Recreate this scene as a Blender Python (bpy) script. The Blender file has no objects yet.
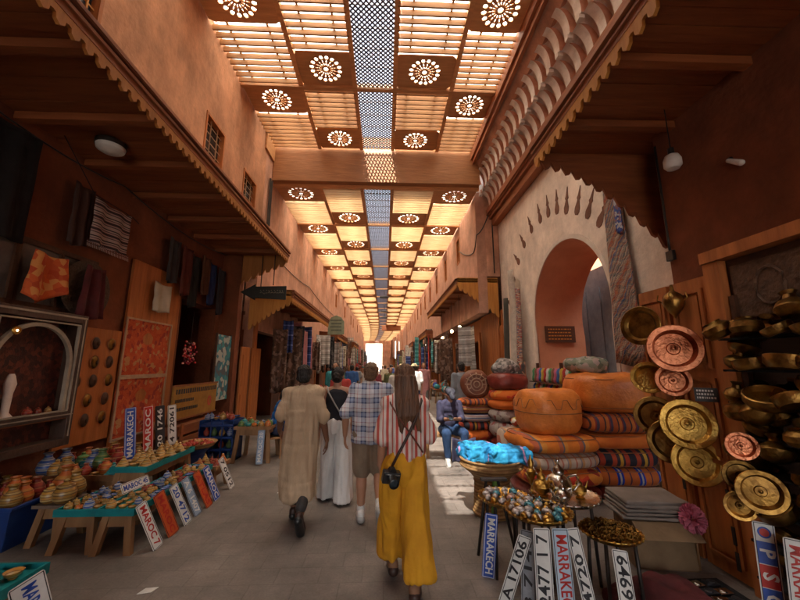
import bpy, bmesh, math, random
from mathutils import Vector, Matrix, noise, Euler
random.seed(7)
PI = math.pi; R = math.radians
sc = bpy.context.scene
C = sc.collection
# ------------------------------------------------------------------ helpers
def lin(c):
    if isinstance(c, str):
        c = tuple(int(c[i:i+2], 16) / 255 for i in (0, 2, 4))
        return tuple(((x + .055) / 1.055) ** 2.4 if x > .04 else x / 12.92 for x in c) + (1,)
    return tuple(c[:3]) + (1,)
MC = {}
def base_mat(name):
    m = bpy.data.materials.new(name); m.use_nodes = True
    n = m.node_tree.nodes; b = n['Principled BSDF']
    return m, n, m.node_tree.links, b
def mapped(n, l, s):
    tc = n.new('ShaderNodeTexCoord'); mp = n.new('ShaderNodeMapping')
    mp.inputs['Scale'].default_value = s
    l.new(tc.outputs['Object'], mp.inputs['Vector'])
    return tc, mp
def finish(n, l, b, colsock, rough, metal, bump, bsc, vec, vary):
    if vary:
        oi = n.new('ShaderNodeObjectInfo'); mr = n.new('ShaderNodeMapRange')
        mr.inputs['To Min'].default_value = 1 - vary; mr.inputs['To Max'].default_value = 1 + vary
        l.new(oi.outputs['Random'], mr.inputs['Value'])
        hs = n.new('ShaderNodeHueSaturation')
        l.new(mr.outputs[0], hs.inputs['Value']); l.new(colsock, hs.inputs['Color']); colsock = hs.outputs[0]
    l.new(colsock, b.inputs['Base Color'])
    b.inputs['Roughness'].default_value = rough; b.inputs['Metallic'].default_value = metal
    if bump:
        nz = n.new('ShaderNodeTexNoise'); nz.inputs['Scale'].default_value = bsc; nz.inputs['Detail'].default_value = 6
        l.new(vec, nz.inputs['Vector'])
        bp = n.new('ShaderNodeBump'); bp.inputs['Strength'].default_value = bump; bp.inputs['Distance'].default_value = .02
        l.new(nz.outputs[0], bp.inputs['Height']); l.new(bp.outputs[0], b.inputs['Normal'])
def mat(name, c1, c2=None, rough=.75, metal=0, scale=5, st=(1, 1, 1), bump=.25, bsc=30, vary=0, lo=.35, hi=.65):
    if name in MC: return MC[name]
    m, n, l, b = base_mat(name)
    c1 = lin(c1); c2 = lin(c2) if c2 else tuple(x * .72 for x in c1[:3]) + (1,)
    tc, mp = mapped(n, l, st)
    nz = n.new('ShaderNodeTexNoise'); nz.inputs['Scale'].default_value = scale; nz.inputs['Detail'].default_value = 5
    nz.inputs['Roughness'].default_value = .62
    l.new(mp.outputs[0], nz.inputs['Vector'])
    r = n.new('ShaderNodeValToRGB'); r.color_ramp.elements[0].position = lo; r.color_ramp.elements[1].position = hi
    r.color_ramp.elements[0].color = c2; r.color_ramp.elements[1].color = c1
    l.new(nz.outputs[0], r.inputs[0])
    finish(n, l, b, r.outputs[0], rough, metal, bump, bsc, mp.outputs[0], vary)
    MC[name] = m; return m
def wood(name, c1, c2, grain='y', vary=.12, rough=.6, scale=6):
    st = {'x': (.12, 1, 1), 'y': (1, .12, 1), 'z': (1, 1, .12)}[grain]
    return mat(name, c1, c2, rough, 0, scale * 2, st, .35, 24, vary, .3, .7)
def bands(name, cols, axis=0, period=.2, rough=.85, bump=.3, warp=.0, axis2=None, cols2=None, period2=.2, vary=0, mixf=.5, bsc=120, diag=0):
    """repeating colour stripes along an axis, optionally crossed with a second set (woven cloth)"""
    if name in MC: return MC[name]
    m, n, l, b = base_mat(name)
    tc, mp = mapped(n, l, (1, 1, 1))
    vec = mp.outputs[0]
    if warp:
        nz = n.new('ShaderNodeTexNoise'); nz.inputs['Scale'].default_value = 5
        l.new(vec, nz.inputs['Vector'])
        mx = n.new('ShaderNodeVectorMath'); mx.operation = 'MULTIPLY_ADD'
        mx.inputs[1].default_value = (warp,) * 3
        l.new(nz.outputs['Color'], mx.inputs[0]); l.new(vec, mx.inputs[2]); vec = mx.outputs[0]
    sp = n.new('ShaderNodeSeparateXYZ'); l.new(vec, sp.inputs[0])
    def one(ax, cs, per):
        src = sp.outputs[ax]
        if diag:
            ma = n.new('ShaderNodeMath'); ma.operation = 'MULTIPLY_ADD'; ma.inputs[1].default_value = diag
            l.new(sp.outputs[2 if ax != 2 else 0], ma.inputs[0]); l.new(src, ma.inputs[2]); src = ma.outputs[0]
        d = n.new('ShaderNodeMath'); d.operation = 'DIVIDE'; d.inputs[1].default_value = per
        l.new(src, d.inputs[0])
        fr = n.new('ShaderNodeMath'); fr.operation = 'FRACT'; l.new(d.outputs[0], fr.inputs[0])
        r = n.new('ShaderNodeValToRGB'); cr = r.color_ramp; cr.interpolation = 'CONSTANT'
        tot = sum(w for w, _ in cs); p = 0
        for i, (w, c) in enumerate(cs):
            if i < 2: e = cr.elements[i]; e.position = p / tot
            else: e = cr.elements.new(p / tot)
            e.color = lin(c); p += w
        l.new(fr.outputs[0], r.inputs[0]); return r.outputs[0]
    col = one(axis, cols, period)
    if axis2 is not None:
        c2 = one(axis2, cols2, period2)
        mx = n.new('ShaderNodeMix'); mx.data_type = 'RGBA'; mx.inputs[0].default_value = mixf
        l.new(col, mx.inputs[6]); l.new(c2, mx.inputs[7]); col = mx.outputs[2]
    nz = n.new('ShaderNodeTexNoise'); nz.inputs['Scale'].default_value = 9; l.new(mp.outputs[0], nz.inputs['Vector'])
    mr = n.new('ShaderNodeMapRange'); mr.inputs['To Min'].default_value = .65; mr.inputs['To Max'].default_value = 1.25
    l.new(nz.outputs[0], mr.inputs['Value'])
    hs = n.new('ShaderNodeHueSaturation'); l.new(mr.outputs[0], hs.inputs['Value']); l.new(col, hs.inputs['Color'])
    finish(n, l, b, hs.outputs[0], rough, 0, bump, bsc, mp.outputs[0], vary)
    MC[name] = m; return m
def speckle(name, cols, scale=20, rough=.6, metal=0, bump=.3, st=(1, 1, 1)):
    """voronoi cells of several colours: rugs, painted ceramic, heaps"""
    if name in MC: return MC[name]
    m, n, l, b = base_mat(name)
    tc, mp = mapped(n, l, st)
    v = n.new('ShaderNodeTexVoronoi'); v.inputs['Scale'].default_value = scale; l.new(mp.outputs[0], v.inputs['Vector'])
    sp = n.new('ShaderNodeSeparateColor'); l.new(v.outputs['Color'], sp.inputs[0])
    r = n.new('ShaderNodeValToRGB'); cr = r.color_ramp; cr.interpolation = 'CONSTANT'
    for i, c in enumerate(cols):
        e = cr.elements[i] if i < 2 else cr.elements.new(i / len(cols))
        e.position = i / len(cols); e.color = lin(c)
    l.new(sp.outputs[0], r.inputs[0])
    finish(n, l, b, r.outputs[0], rough, metal, bump, 60, mp.outputs[0], 0)
    MC[name] = m; return m

class MB:
    def __init__(s): s.v = []; s.f = []; s.mi = []; s.cur = 0
    def add(s, vs, fs):
        o = len(s.v); s.v += [tuple(v) for v in vs]; s.f += [tuple(i + o for i in f) for f in fs]
        s.mi += [s.cur] * len(fs); return s
    def box(s, x0, x1, y0, y1, z0, z1):
        return s.add([(x0,y0,z0),(x1,y0,z0),(x1,y1,z0),(x0,y1,z0),(x0,y0,z1),(x1,y0,z1),(x1,y1,z1),(x0,y1,z1)],
                     [(0,3,2,1),(4,5,6,7),(0,1,5,4),(1,2,6,5),(2,3,7,6),(3,0,4,7)])
    def obox(s, c, size, rot=(0, 0, 0)):
        M = Euler(rot).to_matrix(); c = Vector(c); h = Vector(size) / 2
        vs = [c + M @ Vector((a*h.x, b*h.y, d*h.z)) for d in (-1, 1) for a, b in ((-1,-1),(1,-1),(1,1),(-1,1))]
        return s.add(vs, [(0,3,2,1),(4,5,6,7),(0,1,5,4),(1,2,6,5),(2,3,7,6),(3,0,4,7)])
    def rings(s, rs, cap=True, closed=False):
        n = len(rs[0]); vs = [p for r in rs for p in r]; fs = []
        for i in range(len(rs) - 1 + (1 if closed else 0)):
            j = (i + 1) % len(rs)
            for k in range(n):
                fs.append((i*n+k, i*n+(k+1) % n, j*n+(k+1) % n, j*n+k))
        if cap and not closed:
            fs.append(tuple(range(n))[::-1]); fs.append(tuple((len(rs)-1)*n + k for k in range(n)))
        return s.add(vs, fs)
    def lathe(s, prof, c=(0, 0, 0), n=20, squash=None, wob=0, axis='z'):
        rs = []
        for r, z in prof:
            ring = []
            for k in range(n):
                a = 2*PI*k/n; rr = max(r, .0004) * (1 + wob*math.sin(a*3 + z*20))
                if squash: # superellipse
                    ca, sa = math.cos(a), math.sin(a)
                    q = (abs(ca)**squash + abs(sa)**squash) ** (-1/squash); x, y = rr*ca*q, rr*sa*q
                else: x, y = rr*math.cos(a), rr*math.sin(a)
                if axis == 'z': ring.append((c[0]+x, c[1]+y, c[2]+z))
                elif axis == 'x': ring.append((c[0]+z, c[1]+x, c[2]+y))
                else: ring.append((c[0]+x, c[1]+z, c[2]+y))
            rs.append(ring)
        return s.rings(rs)
    def tube(s, pts, rad, n=8, closed=False):
        pts = [Vector(p) for p in pts]; rs = []
        if not hasattr(rad, '__len__'): rad = [rad]*len(pts)
        m = len(pts)
        for i, p in enumerate(pts):
            a = pts[(i-1) % m] if (closed or i > 0) else p; b = pts[(i+1) % m] if (closed or i < m-1) else p
            t = (b - a).normalized(); up = Vector((0, 0, 1)) if abs(t.z) < .95 else Vector((0, 1, 0))
            u = t.cross(up).normalized(); w = t.cross(u).normalized()
            rs.append([p + (u*math.cos(2*PI*k/n) + w*math.sin(2*PI*k/n))*rad[i] for k in range(n)])
        return s.rings(rs, cap=not closed, closed=closed)
    def caps(s, p0, p1, r0, r1=None, n=12, sx=1):
        """tapered capsule"""
        r1 = r0 if r1 is None else r1
        p0, p1 = Vector(p0), Vector(p1); t = (p1-p0)
        t = t.normalized() if t.length > 1e-6 else Vector((0, 0, 1))
        up = Vector((0, 1, 0)) if abs(t.y) < .9 else Vector((0, 0, 1)); u = t.cross(up).normalized(); w = t.cross(u).normalized()
        rs = []
        for a in (-80, -50, -20): rs.append((p0 + t*r0*math.sin(R(a)), r0*math.cos(R(a))))
        rs.append((p0, r0)); rs.append((p1, r1))
        for a in (20, 50, 80): rs.append((p1 + t*r1*math.sin(R(a)), r1*math.cos(R(a))))
        return s.rings([[c + (u*math.cos(2*PI*k/n)*sx + w*math.sin(2*PI*k/n))*r for k in range(n)] for c, r in rs])
    def ell(s, c, r, n=16, m=10, rot=None):
        M = Euler(rot).to_matrix() if rot else Matrix.Identity(3); c = Vector(c)
        rs = []
        for i in range(1, m):
            a = PI*i/m - PI/2
            rs.append([c + M @ Vector((r[0]*math.cos(a)*math.cos(2*PI*k/n), r[1]*math.cos(a)*math.sin(2*PI*k/n), r[2]*math.sin(a))) for k in range(n)])
        return s.rings(rs)
    def loft(s, secs, n=24):
        """secs: (cx,cy,cz,rx,ry[,square]) horizontal ellipses"""
        rs = []
        for q in secs:
            cx, cy, cz, rx, ry = q[:5]; rs.append([(cx+rx*math.cos(2*PI*k/n), cy+ry*math.sin(2*PI*k/n), cz) for k in range(n)])
        return s.rings(rs)
    def prism(s, poly, t, axis='y', at=0):
        """extrude 2-D polygon by t along axis; poly coords are the other two axes in order"""
        def p(a, b, h):
            return {'y': (a, at+h, b), 'x': (at+h, a, b), 'z': (a, b, at+h)}[axis]
        n = len(poly); vs = [p(a, b, 0) for a, b in poly] + [p(a, b, t) for a, b in poly]
        fs = [tuple(range(n)), tuple(range(n, 2*n))[::-1]] + [(i, (i+1) % n, n+(i+1) % n, n+i) for i in range(n)]
        return s.add(vs, fs)
    def sheet(s, fn, nu, nv, th=.006):
        """thick surface: fn(u,v)->point"""
        g = [[Vector(fn(i/nu, j/nv)) for j in range(nv+1)] for i in range(nu+1)]
        def nrm(i, j):
            a = g[min(i+1, nu)][j] - g[max(i-1, 0)][j]; b = g[i][min(j+1, nv)] - g[i][max(j-1, 0)]
            q = a.cross(b); return q.normalized() if q.length > 1e-9 else Vector((0, 0, 1))
        A = [g[i][j] + nrm(i, j)*th/2 for i in range(nu+1) for j in range(nv+1)]
        B = [g[i][j] - nrm(i, j)*th/2 for i in range(nu+1) for j in range(nv+1)]
        N = len(A); w = nv+1; fs = []
        for i in range(nu):
            for j in range(nv):
                q = (i*w+j, (i+1)*w+j, (i+1)*w+j+1, i*w+j+1); fs.append(q); fs.append(tuple(N+k for k in q[::-1]))
        for i in range(nu): fs.append((i*w, N+i*w, N+(i+1)*w, (i+1)*w)); fs.append((i*w+nv, (i+1)*w+nv, N+(i+1)*w+nv, N+i*w+nv))
        for j in range(nv): fs.append((j, j+1, N+j+1, N+j)); fs.append((nu*w+j, N+nu*w+j, N+nu*w+j+1, nu*w+j+1))
        return s.add(A+B, fs)
    def mesh(s, name, mats, smooth=False, fix=True):
        me = bpy.data.meshes.new(name); me.from_pydata(s.v, [], s.f)
        if not isinstance(mats, (list, tuple)): mats = [mats]
        for m in mats: me.materials.append(m)
        me.polygons.foreach_set('material_index', s.mi)
        if fix:
            bm = bmesh.new(); bm.from_mesh(me); bmesh.ops.recalc_face_normals(bm, faces=bm.faces); bm.to_mesh(me); bm.free()
        if smooth:
            me.polygons.foreach_set('use_smooth', [True]*len(me.polygons))
            if smooth != 'all':
                try: me.set_sharp_from_angle(angle=R(40))
                except Exception: pass
        me.update(); return me
    def build(s, name, mats, parent=None, smooth=False, loc=(0, 0, 0), rot=(0, 0, 0), bevel=0):
        o = bpy.data.objects.new(name, s.mesh(name, mats, smooth)); C.objects.link(o)
        o.location = loc; o.rotation_euler = rot; o.parent = parent
        if bevel:
            md = o.modifiers.new('bevel', 'BEVEL'); md.width = bevel; md.segments = 2; md.limit_method = 'ANGLE'
        return o
def obj(name, me, parent=None, loc=(0, 0, 0), rot=(0, 0, 0), scale=(1, 1, 1)):
    o = bpy.data.objects.new(name, me); C.objects.link(o); o.location = loc; o.rotation_euler = rot; o.scale = scale; o.parent = parent
    return o
LABELS = {}
def tag(o, label, cat, group=None):
    o['label'] = label; o['category'] = cat
    if group: o['group'] = group
    return o
def thing(name, label, cat, loc=(0, 0, 0), rot=(0, 0, 0), group=None):
    o = bpy.data.objects.new(name, None); C.objects.link(o); o.empty_display_size = .1
    o.location = loc; o.rotation_euler = rot if hasattr(rot, '__len__') else (0, 0, rot)
    return tag(o, label, cat, group)
def struct(o): o['kind'] = 'structure'; return o
def dup(root, loc=None, rot=None, label=None, group=None, scale=None):
    def cp(o, par):
        c = o.copy(); C.objects.link(c); c.parent = par
        for ch in o.children: cp(ch, c)
        return c
    r = cp(root, None)
    if loc is not None: r.location = loc
    if rot is not None: r.rotation_euler = rot if hasattr(rot, '__len__') else (0, 0, rot)
    if scale is not None: r.scale = scale if hasattr(scale, '__len__') else (scale,)*3
    if label: r['label'] = label
    if group: r['group'] = group
    return r
def remesh(mb, name, mats, parent, voxel=.01, smooth=4, disp=None, loc=(0, 0, 0), matfn=None):
    me = mb.mesh('tmp', mats[0] if isinstance(mats, (list, tuple)) else mats)
    o = bpy.data.objects.new('tmp', me); C.objects.link(o)
    a = o.modifiers.new('r', 'REMESH'); a.mode = 'VOXEL'; a.voxel_size = voxel; a.use_smooth_shade = True
    if smooth:
        b = o.modifiers.new('s', 'SMOOTH'); b.iterations = smooth; b.factor = .5
    bpy.context.view_layer.update()
    dg = bpy.context.evaluated_depsgraph_get()
    nm = bpy.data.meshes.new_from_object(o.evaluated_get(dg)); nm.name = name
    bpy.data.objects.remove(o); bpy.data.meshes.remove(me)
    if disp:
        nm.update(); ns = [v.normal.copy() for v in nm.vertices]
        for v, q in zip(nm.vertices, ns): v.co = v.co + q * disp(v.co)
    nm.polygons.foreach_set('use_smooth', [True]*len(nm.polygons))
    if isinstance(mats, (list, tuple)):
        nm.materials.clear()
        for m in mats: nm.materials.append(m)
        if matfn:
            for p in nm.polygons: p.material_index = matfn(p.center)
    nm.update()
    r = bpy.data.objects.new(name, nm); C.objects.link(r); r.parent = parent; r.location = loc
    return r
def text_mesh(body, size, mt, name='lettering', ext=.0012, width=None, bold=0):
    cu = bpy.data.curves.new('t', 'FONT'); cu.body = body; cu.size = size; cu.extrude = ext; cu.align_x = 'CENTER'; cu.align_y = 'CENTER'; cu.offset = bold
    cu.resolution_u = 2
    o = bpy.data.objects.new('t', cu); C.objects.link(o)
    bpy.context.view_layer.update()
    dg = bpy.context.evaluated_depsgraph_get(); me = bpy.data.meshes.new_from_object(o.evaluated_get(dg)); me.name = name
    bpy.data.objects.remove(o)
    if width and len(me.vertices):
        xs = [v.co.x for v in me.vertices]; k = width/(max(xs)-min(xs)); mid = (max(xs)+min(xs))/2
        for v in me.vertices: v.co.x = (v.co.x-mid)*k
    me.materials.clear(); me.materials.append(mt); return me
def folds(fx=9, fz=1.2, amp=.012, seed=0):
    return lambda p: max(-.006, amp * (.12 + noise.noise(Vector((p.x*fx+seed, p.y*fx, p.z*fz))) + .4*noise.noise(Vector((p.x*fx*2.2, p.y*fx*2.2+seed, p.z*fz*2.5)))))

def plaster(name, c1, c2, stain=.22, scale=1.3):
    m = mat(name, c1, c2, .92, scale=scale, bump=.5, bsc=14, lo=.3, hi=.7)
    n, l = m.node_tree.nodes, m.node_tree.links; b = n['Principled BSDF']
    src = b.inputs['Base Color'].links[0].from_socket; tc = [q for q in n if q.type == 'TEX_COORD'][0]
    mp = n.new('ShaderNodeMapping'); mp.inputs['Scale'].default_value = (1.1, 1.1, .5); l.new(tc.outputs['Object'], mp.inputs['Vector'])
    a = n.new('ShaderNodeTexNoise'); a.inputs['Scale'].default_value = 1.6; a.inputs['Detail'].default_value = 7; a.inputs['Roughness'].default_value = .7; l.new(mp.outputs[0], a.inputs['Vector'])
    c = n.new('ShaderNodeTexNoise'); c.inputs['Scale'].default_value = .9; c.inputs['Detail'].default_value = 9; c.inputs['Roughness'].default_value = .75; l.new(tc.outputs['Object'], c.inputs['Vector'])
    r1 = n.new('ShaderNodeMapRange'); r1.inputs['From Min'].default_value = .42; r1.inputs['From Max'].default_value = .68; r1.inputs['To Min'].default_value = 1.06; r1.inputs['To Max'].default_value = 1 - stain; l.new(a.outputs[0], r1.inputs['Value'])
    r2 = n.new('ShaderNodeMapRange'); r2.inputs['From Min'].default_value = .40; r2.inputs['From Max'].default_value = .62; r2.inputs['To Min'].default_value = 1.12; r2.inputs['To Max'].default_value = .82; l.new(c.outputs[0], r2.inputs['Value'])
    mu = n.new('ShaderNodeMath'); mu.operation = 'MULTIPLY'; l.new(r1.outputs[0], mu.inputs[0]); l.new(r2.outputs[0], mu.inputs[1])
    hs = n.new('ShaderNodeHueSaturation'); l.new(mu.outputs[0], hs.inputs['Value']); l.new(src, hs.inputs['Color']); l.new(hs.outputs[0], b.inputs['Base Color'])
    return m
# ------------------------------------------------------------------ materials
M_plaster = plaster('terracotta_plaster', (.62, .31, .17), (.50, .235, .125), .34)
M_plaster_pink = plaster('pink_plaster', (.64, .36, .25), (.50, .265, .18), .34)
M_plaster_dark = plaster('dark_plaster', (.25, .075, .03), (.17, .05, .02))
M_white_pl = plaster('white_plaster', (.82, .71, .61), (.70, .58, .49), .16, 2.2)
M_salmon = mat('salmon_plaster', (.55, .25, .14), (.46, .20, .11), .9, scale=2)
M_wood = wood('brown_wood', (.36, .125, .045), (.21, .065, .024), 'y')
M_wood_x = wood('brown_wood_x', (.31, .095, .028), (.19, .052, .016), 'x')
M_wood_z = wood('orange_wood', (.54, .18, .045), (.32, .10, .025), 'z')
M_wood_dk = wood('dark_wood', (.10, .04, .018), (.05, .02, .009), 'x', .05)
M_gold_wood = wood('golden_wood', (.58, .26, .05), (.42, .165, .028), 'z')
M_roofwood = wood('roof_wood', (.68, .35, .15), (.48, .23, .09), 'x', .14)
M_slat = wood('slat_wood', (.37, .18, .06), (.24, .105, .033), 'x', .1)
M_steel_dk = mat('dark_steel', (.06, .05, .045), rough=.5, metal=.6, bump=.05)
M_black = mat('black_cloth', (.012, .012, .014), (.006, .006, .008), .9)
M_black_pl = mat('black_plastic', (.015, .015, .016), rough=.35, bump=.05)
M_brass = mat('brass', (.62, .37, .09), (.28, .15, .03), .30, 1, scale=9, bump=.45, bsc=42, vary=.3)
M_brass_dk = mat('aged_brass', (.36, .20, .05), (.11, .055, .018), .38, 1, scale=7, bump=.25, bsc=30, vary=.4)
M_copper = mat('copper', (.58, .22, .11), (.28, .09, .045), .30, 1, scale=6, bump=.45, bsc=40)
M_silver = mat('silver', (.75, .72, .66), (.45, .42, .38), .22, 1, scale=10, bump=.2, vary=.1)
M_white = mat('white_paint', (.78, .77, .74), (.62, .61, .58), .5, bump=.05, vary=.04)
M_blue = mat('plate_blue', (.03, .09, .42), (.02, .06, .3), .4, bump=.05)
M_red = mat('plate_red', (.55, .03, .02), (.38, .02, .015), .4, bump=.05)
M_ink = mat('plate_ink', (.02, .02, .025), rough=.5, bump=0)
M_turq = mat('turquoise_paint', (.0, .25, .26), (.0, .16, .18), .6, bump=.2)
M_stool = wood('stool_wood', (.36, .19, .08), (.22, .11, .045), 'z')
M_bluebin = mat('blue_plastic', (.01, .05, .22), (.008, .03, .15), .5, bump=.05)
M_leather = mat('orange_leather', (.74, .23, .04), (.54, .145, .022), .45, scale=6, bump=.35, bsc=26)
M_leather_red = mat('red_leather', (.22, .03, .018), (.13, .018, .012), .4, scale=6, bump=.3, bsc=26)
M_wicker = bands('wicker', [(1, (.50, .29, .11)), (1, (.33, .17, .06))], 2, .035, .7, .8, .01)
M_jute = mat('jute', (.5, .36, .2), rough=.9)
M_skin = mat('tanned_skin', (.46, .24, .15), (.40, .20, .12), .55, scale=4, bump=.05)
M_skin_dk = mat('brown_skin', (.20, .095, .05), (.16, .07, .04), .55, scale=4, bump=.05)
M_hair_dk = mat('dark_hair', (.018, .011, .008), (.008, .005, .004), .5, scale=30, st=(1, 1, .1), bump=.8, bsc=90)
M_hair_br = mat('brown_hair', (.17, .075, .034), (.07, .03, .014), .45, scale=24, st=(1, 1, .08), bump=.9, bsc=80)
M_hair_sand = mat('sandy_hair', (.20, .11, .055), (.11, .055, .028), .5, scale=30, bump=.8, bsc=90)
M_glass_dk = mat('dark_glass', (.03, .045, .055), rough=.12, bump=.02)

# ------------------------------------------------------------------ ground
def ground_mat():
    m, n, l, b = base_mat('street_paving')
    tc, mp = mapped(n, l, (1, 1, 1))
    br = n.new('ShaderNodeTexBrick'); br.inputs['Scale'].default_value = 1
    br.inputs['Brick Width'].default_value = .34; br.inputs['Row Height'].default_value = .22; br.inputs['Mortar Size'].default_value = .006
    br.inputs['Mortar Smooth'].default_value = .6
    br.inputs['Color1'].default_value = (.21, .178, .158, 1); br.inputs['Color2'].default_value = (.185, .158, .14, 1)
    br.inputs['Mortar'].default_value = (.158, .134, .117, 1)
    l.new(mp.outputs[0], br.inputs['Vector'])
    nz = n.new('ShaderNodeTexNoise'); nz.inputs['Scale'].default_value = 1.1; nz.inputs['Detail'].default_value = 8; nz.inputs['Roughness'].default_value = .7
    l.new(mp.outputs[0], nz.inputs['Vector'])
    mr = n.new('ShaderNodeMapRange'); mr.inputs['From Min'].default_value = .3; mr.inputs['From Max'].default_value = .7
    mr.inputs['To Min'].default_value = .45; mr.inputs['To Max'].default_value = 1.4
    l.new(nz.outputs[0], mr.inputs['Value'])
    n2 = n.new('ShaderNodeTexNoise'); n2.inputs['Scale'].default_value = 60; n2.inputs['Detail'].default_value = 4; l.new(mp.outputs[0], n2.inputs['Vector'])
    mr2 = n.new('ShaderNodeMapRange'); mr2.inputs['To Min'].default_value = .7; mr2.inputs['To Max'].default_value = 1.3; l.new(n2.outputs[0], mr2.inputs['Value'])
    mu = n.new('ShaderNodeMath'); mu.operation = 'MULTIPLY'; l.new(mr.outputs[0], mu.inputs[0]); l.new(mr2.outputs[0], mu.inputs[1])
    hs = n.new('ShaderNodeHueSaturation'); l.new(mu.outputs[0], hs.inputs['Value']); l.new(br.outputs[0], hs.inputs['Color'])
    l.new(hs.outputs[0], b.inputs['Base Color'])
    rr = n.new('ShaderNodeMapRange'); rr.inputs['To Min'].default_value = .5; rr.inputs['To Max'].default_value = .85; l.new(nz.outputs[0], rr.inputs['Value']); l.new(rr.outputs[0], b.inputs['Roughness'])
    ad = n.new('ShaderNodeMath'); ad.operation = 'MULTIPLY_ADD'; ad.inputs[1].default_value = .25; l.new(n2.outputs[0], ad.inputs[0]); l.new(br.outputs['Fac'], ad.inputs[2])
    inv = n.new('ShaderNodeBump'); inv.invert = True; inv.inputs['Strength'].default_value = .22; inv.inputs['Distance'].default_value = .01
    l.new(ad.outputs[0], inv.inputs['Height']); l.new(inv.outputs[0], b.inputs['Normal'])
    return m
g = MB()
nx, ny = 2, 2
g.add([(-400, -300, 0), (400, -300, 0), (400, 900, 0), (-400, 900, 0)], [(0, 1, 2, 3)])
struct(g.build('ground', ground_mat()))
tag(MB().prism([(-1.81, 3.0), (-1.72, 3.02), (-1.70, 3.08), (-1.79, 3.07)], .003, 'z', .002).build('paper_scrap', M_white), 'small white scrap of paper lying on the paving', 'litter')
# ------------------------------------------------------------------ buildings
def bend(y): return -.0009 * max(0, y-38)**2
def wallx(mb, x0, x1, y0, y1, z0, z1, holes=()):
    ys = sorted({y0, y1, *[h[0] for h in holes], *[h[1] for h in holes]}); zs = sorted({z0, z1, *[h[2] for h in holes], *[h[3] for h in holes]})
    ys = [y for y in ys if y0 <= y <= y1]; zs = [z for z in zs if z0 <= z <= z1]
    for a, b in zip(ys, ys[1:]):
        run = None
        for c, d in zip(zs, zs[1:]):
            cy, cz = (a+b)/2, (c+d)/2
            if any(h[0] < cy < h[1] and h[2] < cz < h[3] for h in holes):
                if run: mb.box(x0, x1, a, b, run[0], run[1]); run = None
            else: run = (run[0], d) if run else (c, d)
        if run: mb.box(x0, x1, a, b, run[0], run[1])
def window(parent, x, y0, y1, z0, z1, face, nb=3, nz=5, recess=.08):
    """framed window with an iron grille set in a wall facing +x (face=1) or -x (face=-1)"""
    t = .05; mb = MB(); xa, xb = sorted((x - face*.12, x + face*.02))
    mb.box(xa, xb, y0, y0+t, z0, z1); mb.box(xa, xb, y1-t, y1, z0, z1); mb.box(xa, xb, y0+t, y1-t, z0, z0+t); mb.box(xa, xb, y0+t, y1-t, z1-t, z1)
    w = mb.build('window', M_wood_z, parent)
    p = MB(); xp = x - face*.1; p.box(xp-.01, xp+.01, y0+t, y1-t, z0+t, z1-t); p.build('pane', M_glass_dk, w)
    gmb = MB(); xg = x - face*.03
    for i in range(1, nb): yy = y0 + (y1-y0)*i/nb; gmb.box(xg-.008, xg+.008, yy-.011, yy+.011, z0+t, z1-t)
    for i in range(1, nz): zz = z0 + (z1-z0)*i/nz; gmb.box(xg-.014, xg-.009, y0+t, y1-t, zz-.011, zz+.011)
    gmb.build('grille', M_gold_wood if nb > 4 else M_stool, w)
    return w
WIN1 = (6.28, 7.08, 5.75, 6.62); WIN2 = (8.2-.05, 8.98, 5.72, 6.5)
# left near building ---------------------------------------------------------
bl = thing('shop_building', 'terracotta two storey shop building at left with grilled windows above the wooden awning', 'building', (-3.56, 0, 0))
def L(mb, name, m, parent, **k):   # build in world coordinates under a parent with an offset
    o = mb.build(name, m, parent, **k); o.location = -Vector(parent.location); return o
mb = MB(); wallx(mb, -3.9, -3.56, -9, 9.6, 4.5, 9, [(6.28, 7.08, 5.75, 6.62), (8.15, 9.0, 5.75, 6.5), (2.0, 3.78, 5.40, 7.0)])
L(mb, 'upper_wall', M_plaster, bl)
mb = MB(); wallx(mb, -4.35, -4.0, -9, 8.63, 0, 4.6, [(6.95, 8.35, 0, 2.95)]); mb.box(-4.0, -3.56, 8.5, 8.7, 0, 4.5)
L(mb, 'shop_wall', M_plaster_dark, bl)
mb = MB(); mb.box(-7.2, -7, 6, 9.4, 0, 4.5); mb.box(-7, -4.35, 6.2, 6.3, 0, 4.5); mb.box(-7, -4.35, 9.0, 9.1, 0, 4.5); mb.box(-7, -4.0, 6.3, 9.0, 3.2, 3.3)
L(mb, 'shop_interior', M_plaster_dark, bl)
mb = MB(); mb.box(-16, -3.6, -9, 9.6, 9, 9.2); mb.box(-16, -15.7, -9, 9.6, 0, 9); mb.box(-15.7, -3.9, 9.5, 9.59, 0, 9)
L(mb, 'roof', M_plaster_pink, bl)
for y0, y1, z0, z1 in [(6.28, 7.08, 5.75, 6.62), (8.15, 9.0, 5.75, 6.5)]:
    w = window(bl, -3.56, y0, y1, z0, z1, 1); w.location = -Vector(bl.location)
w = window(bl, -3.56, 2.0, 3.78, 5.40, 7.0, 1, 11, 9); w.location = -Vector(bl.location); w['label'] = 'wide carved window screen'
mb = MB()
for k in range(2): L(MB().tube([(-3.5, 9.9+k*.14, 4.4), (-3.5, 9.9+k*.14, 7.2)], .03), 'drain_pipe', M_steel_dk, bl)
L(MB().box(-3.555, -3.5, 9.4, 10.14, 7.9, 8.62), 'wall_plate', M_roofwood, bl)
mb = MB(); mb.box(-5, 5, -9.4, -9.05, 5.2, 9); L(mb, 'light_block_wall', M_plaster, bl)  # unseen wall added behind the camera to darken the near street
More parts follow.
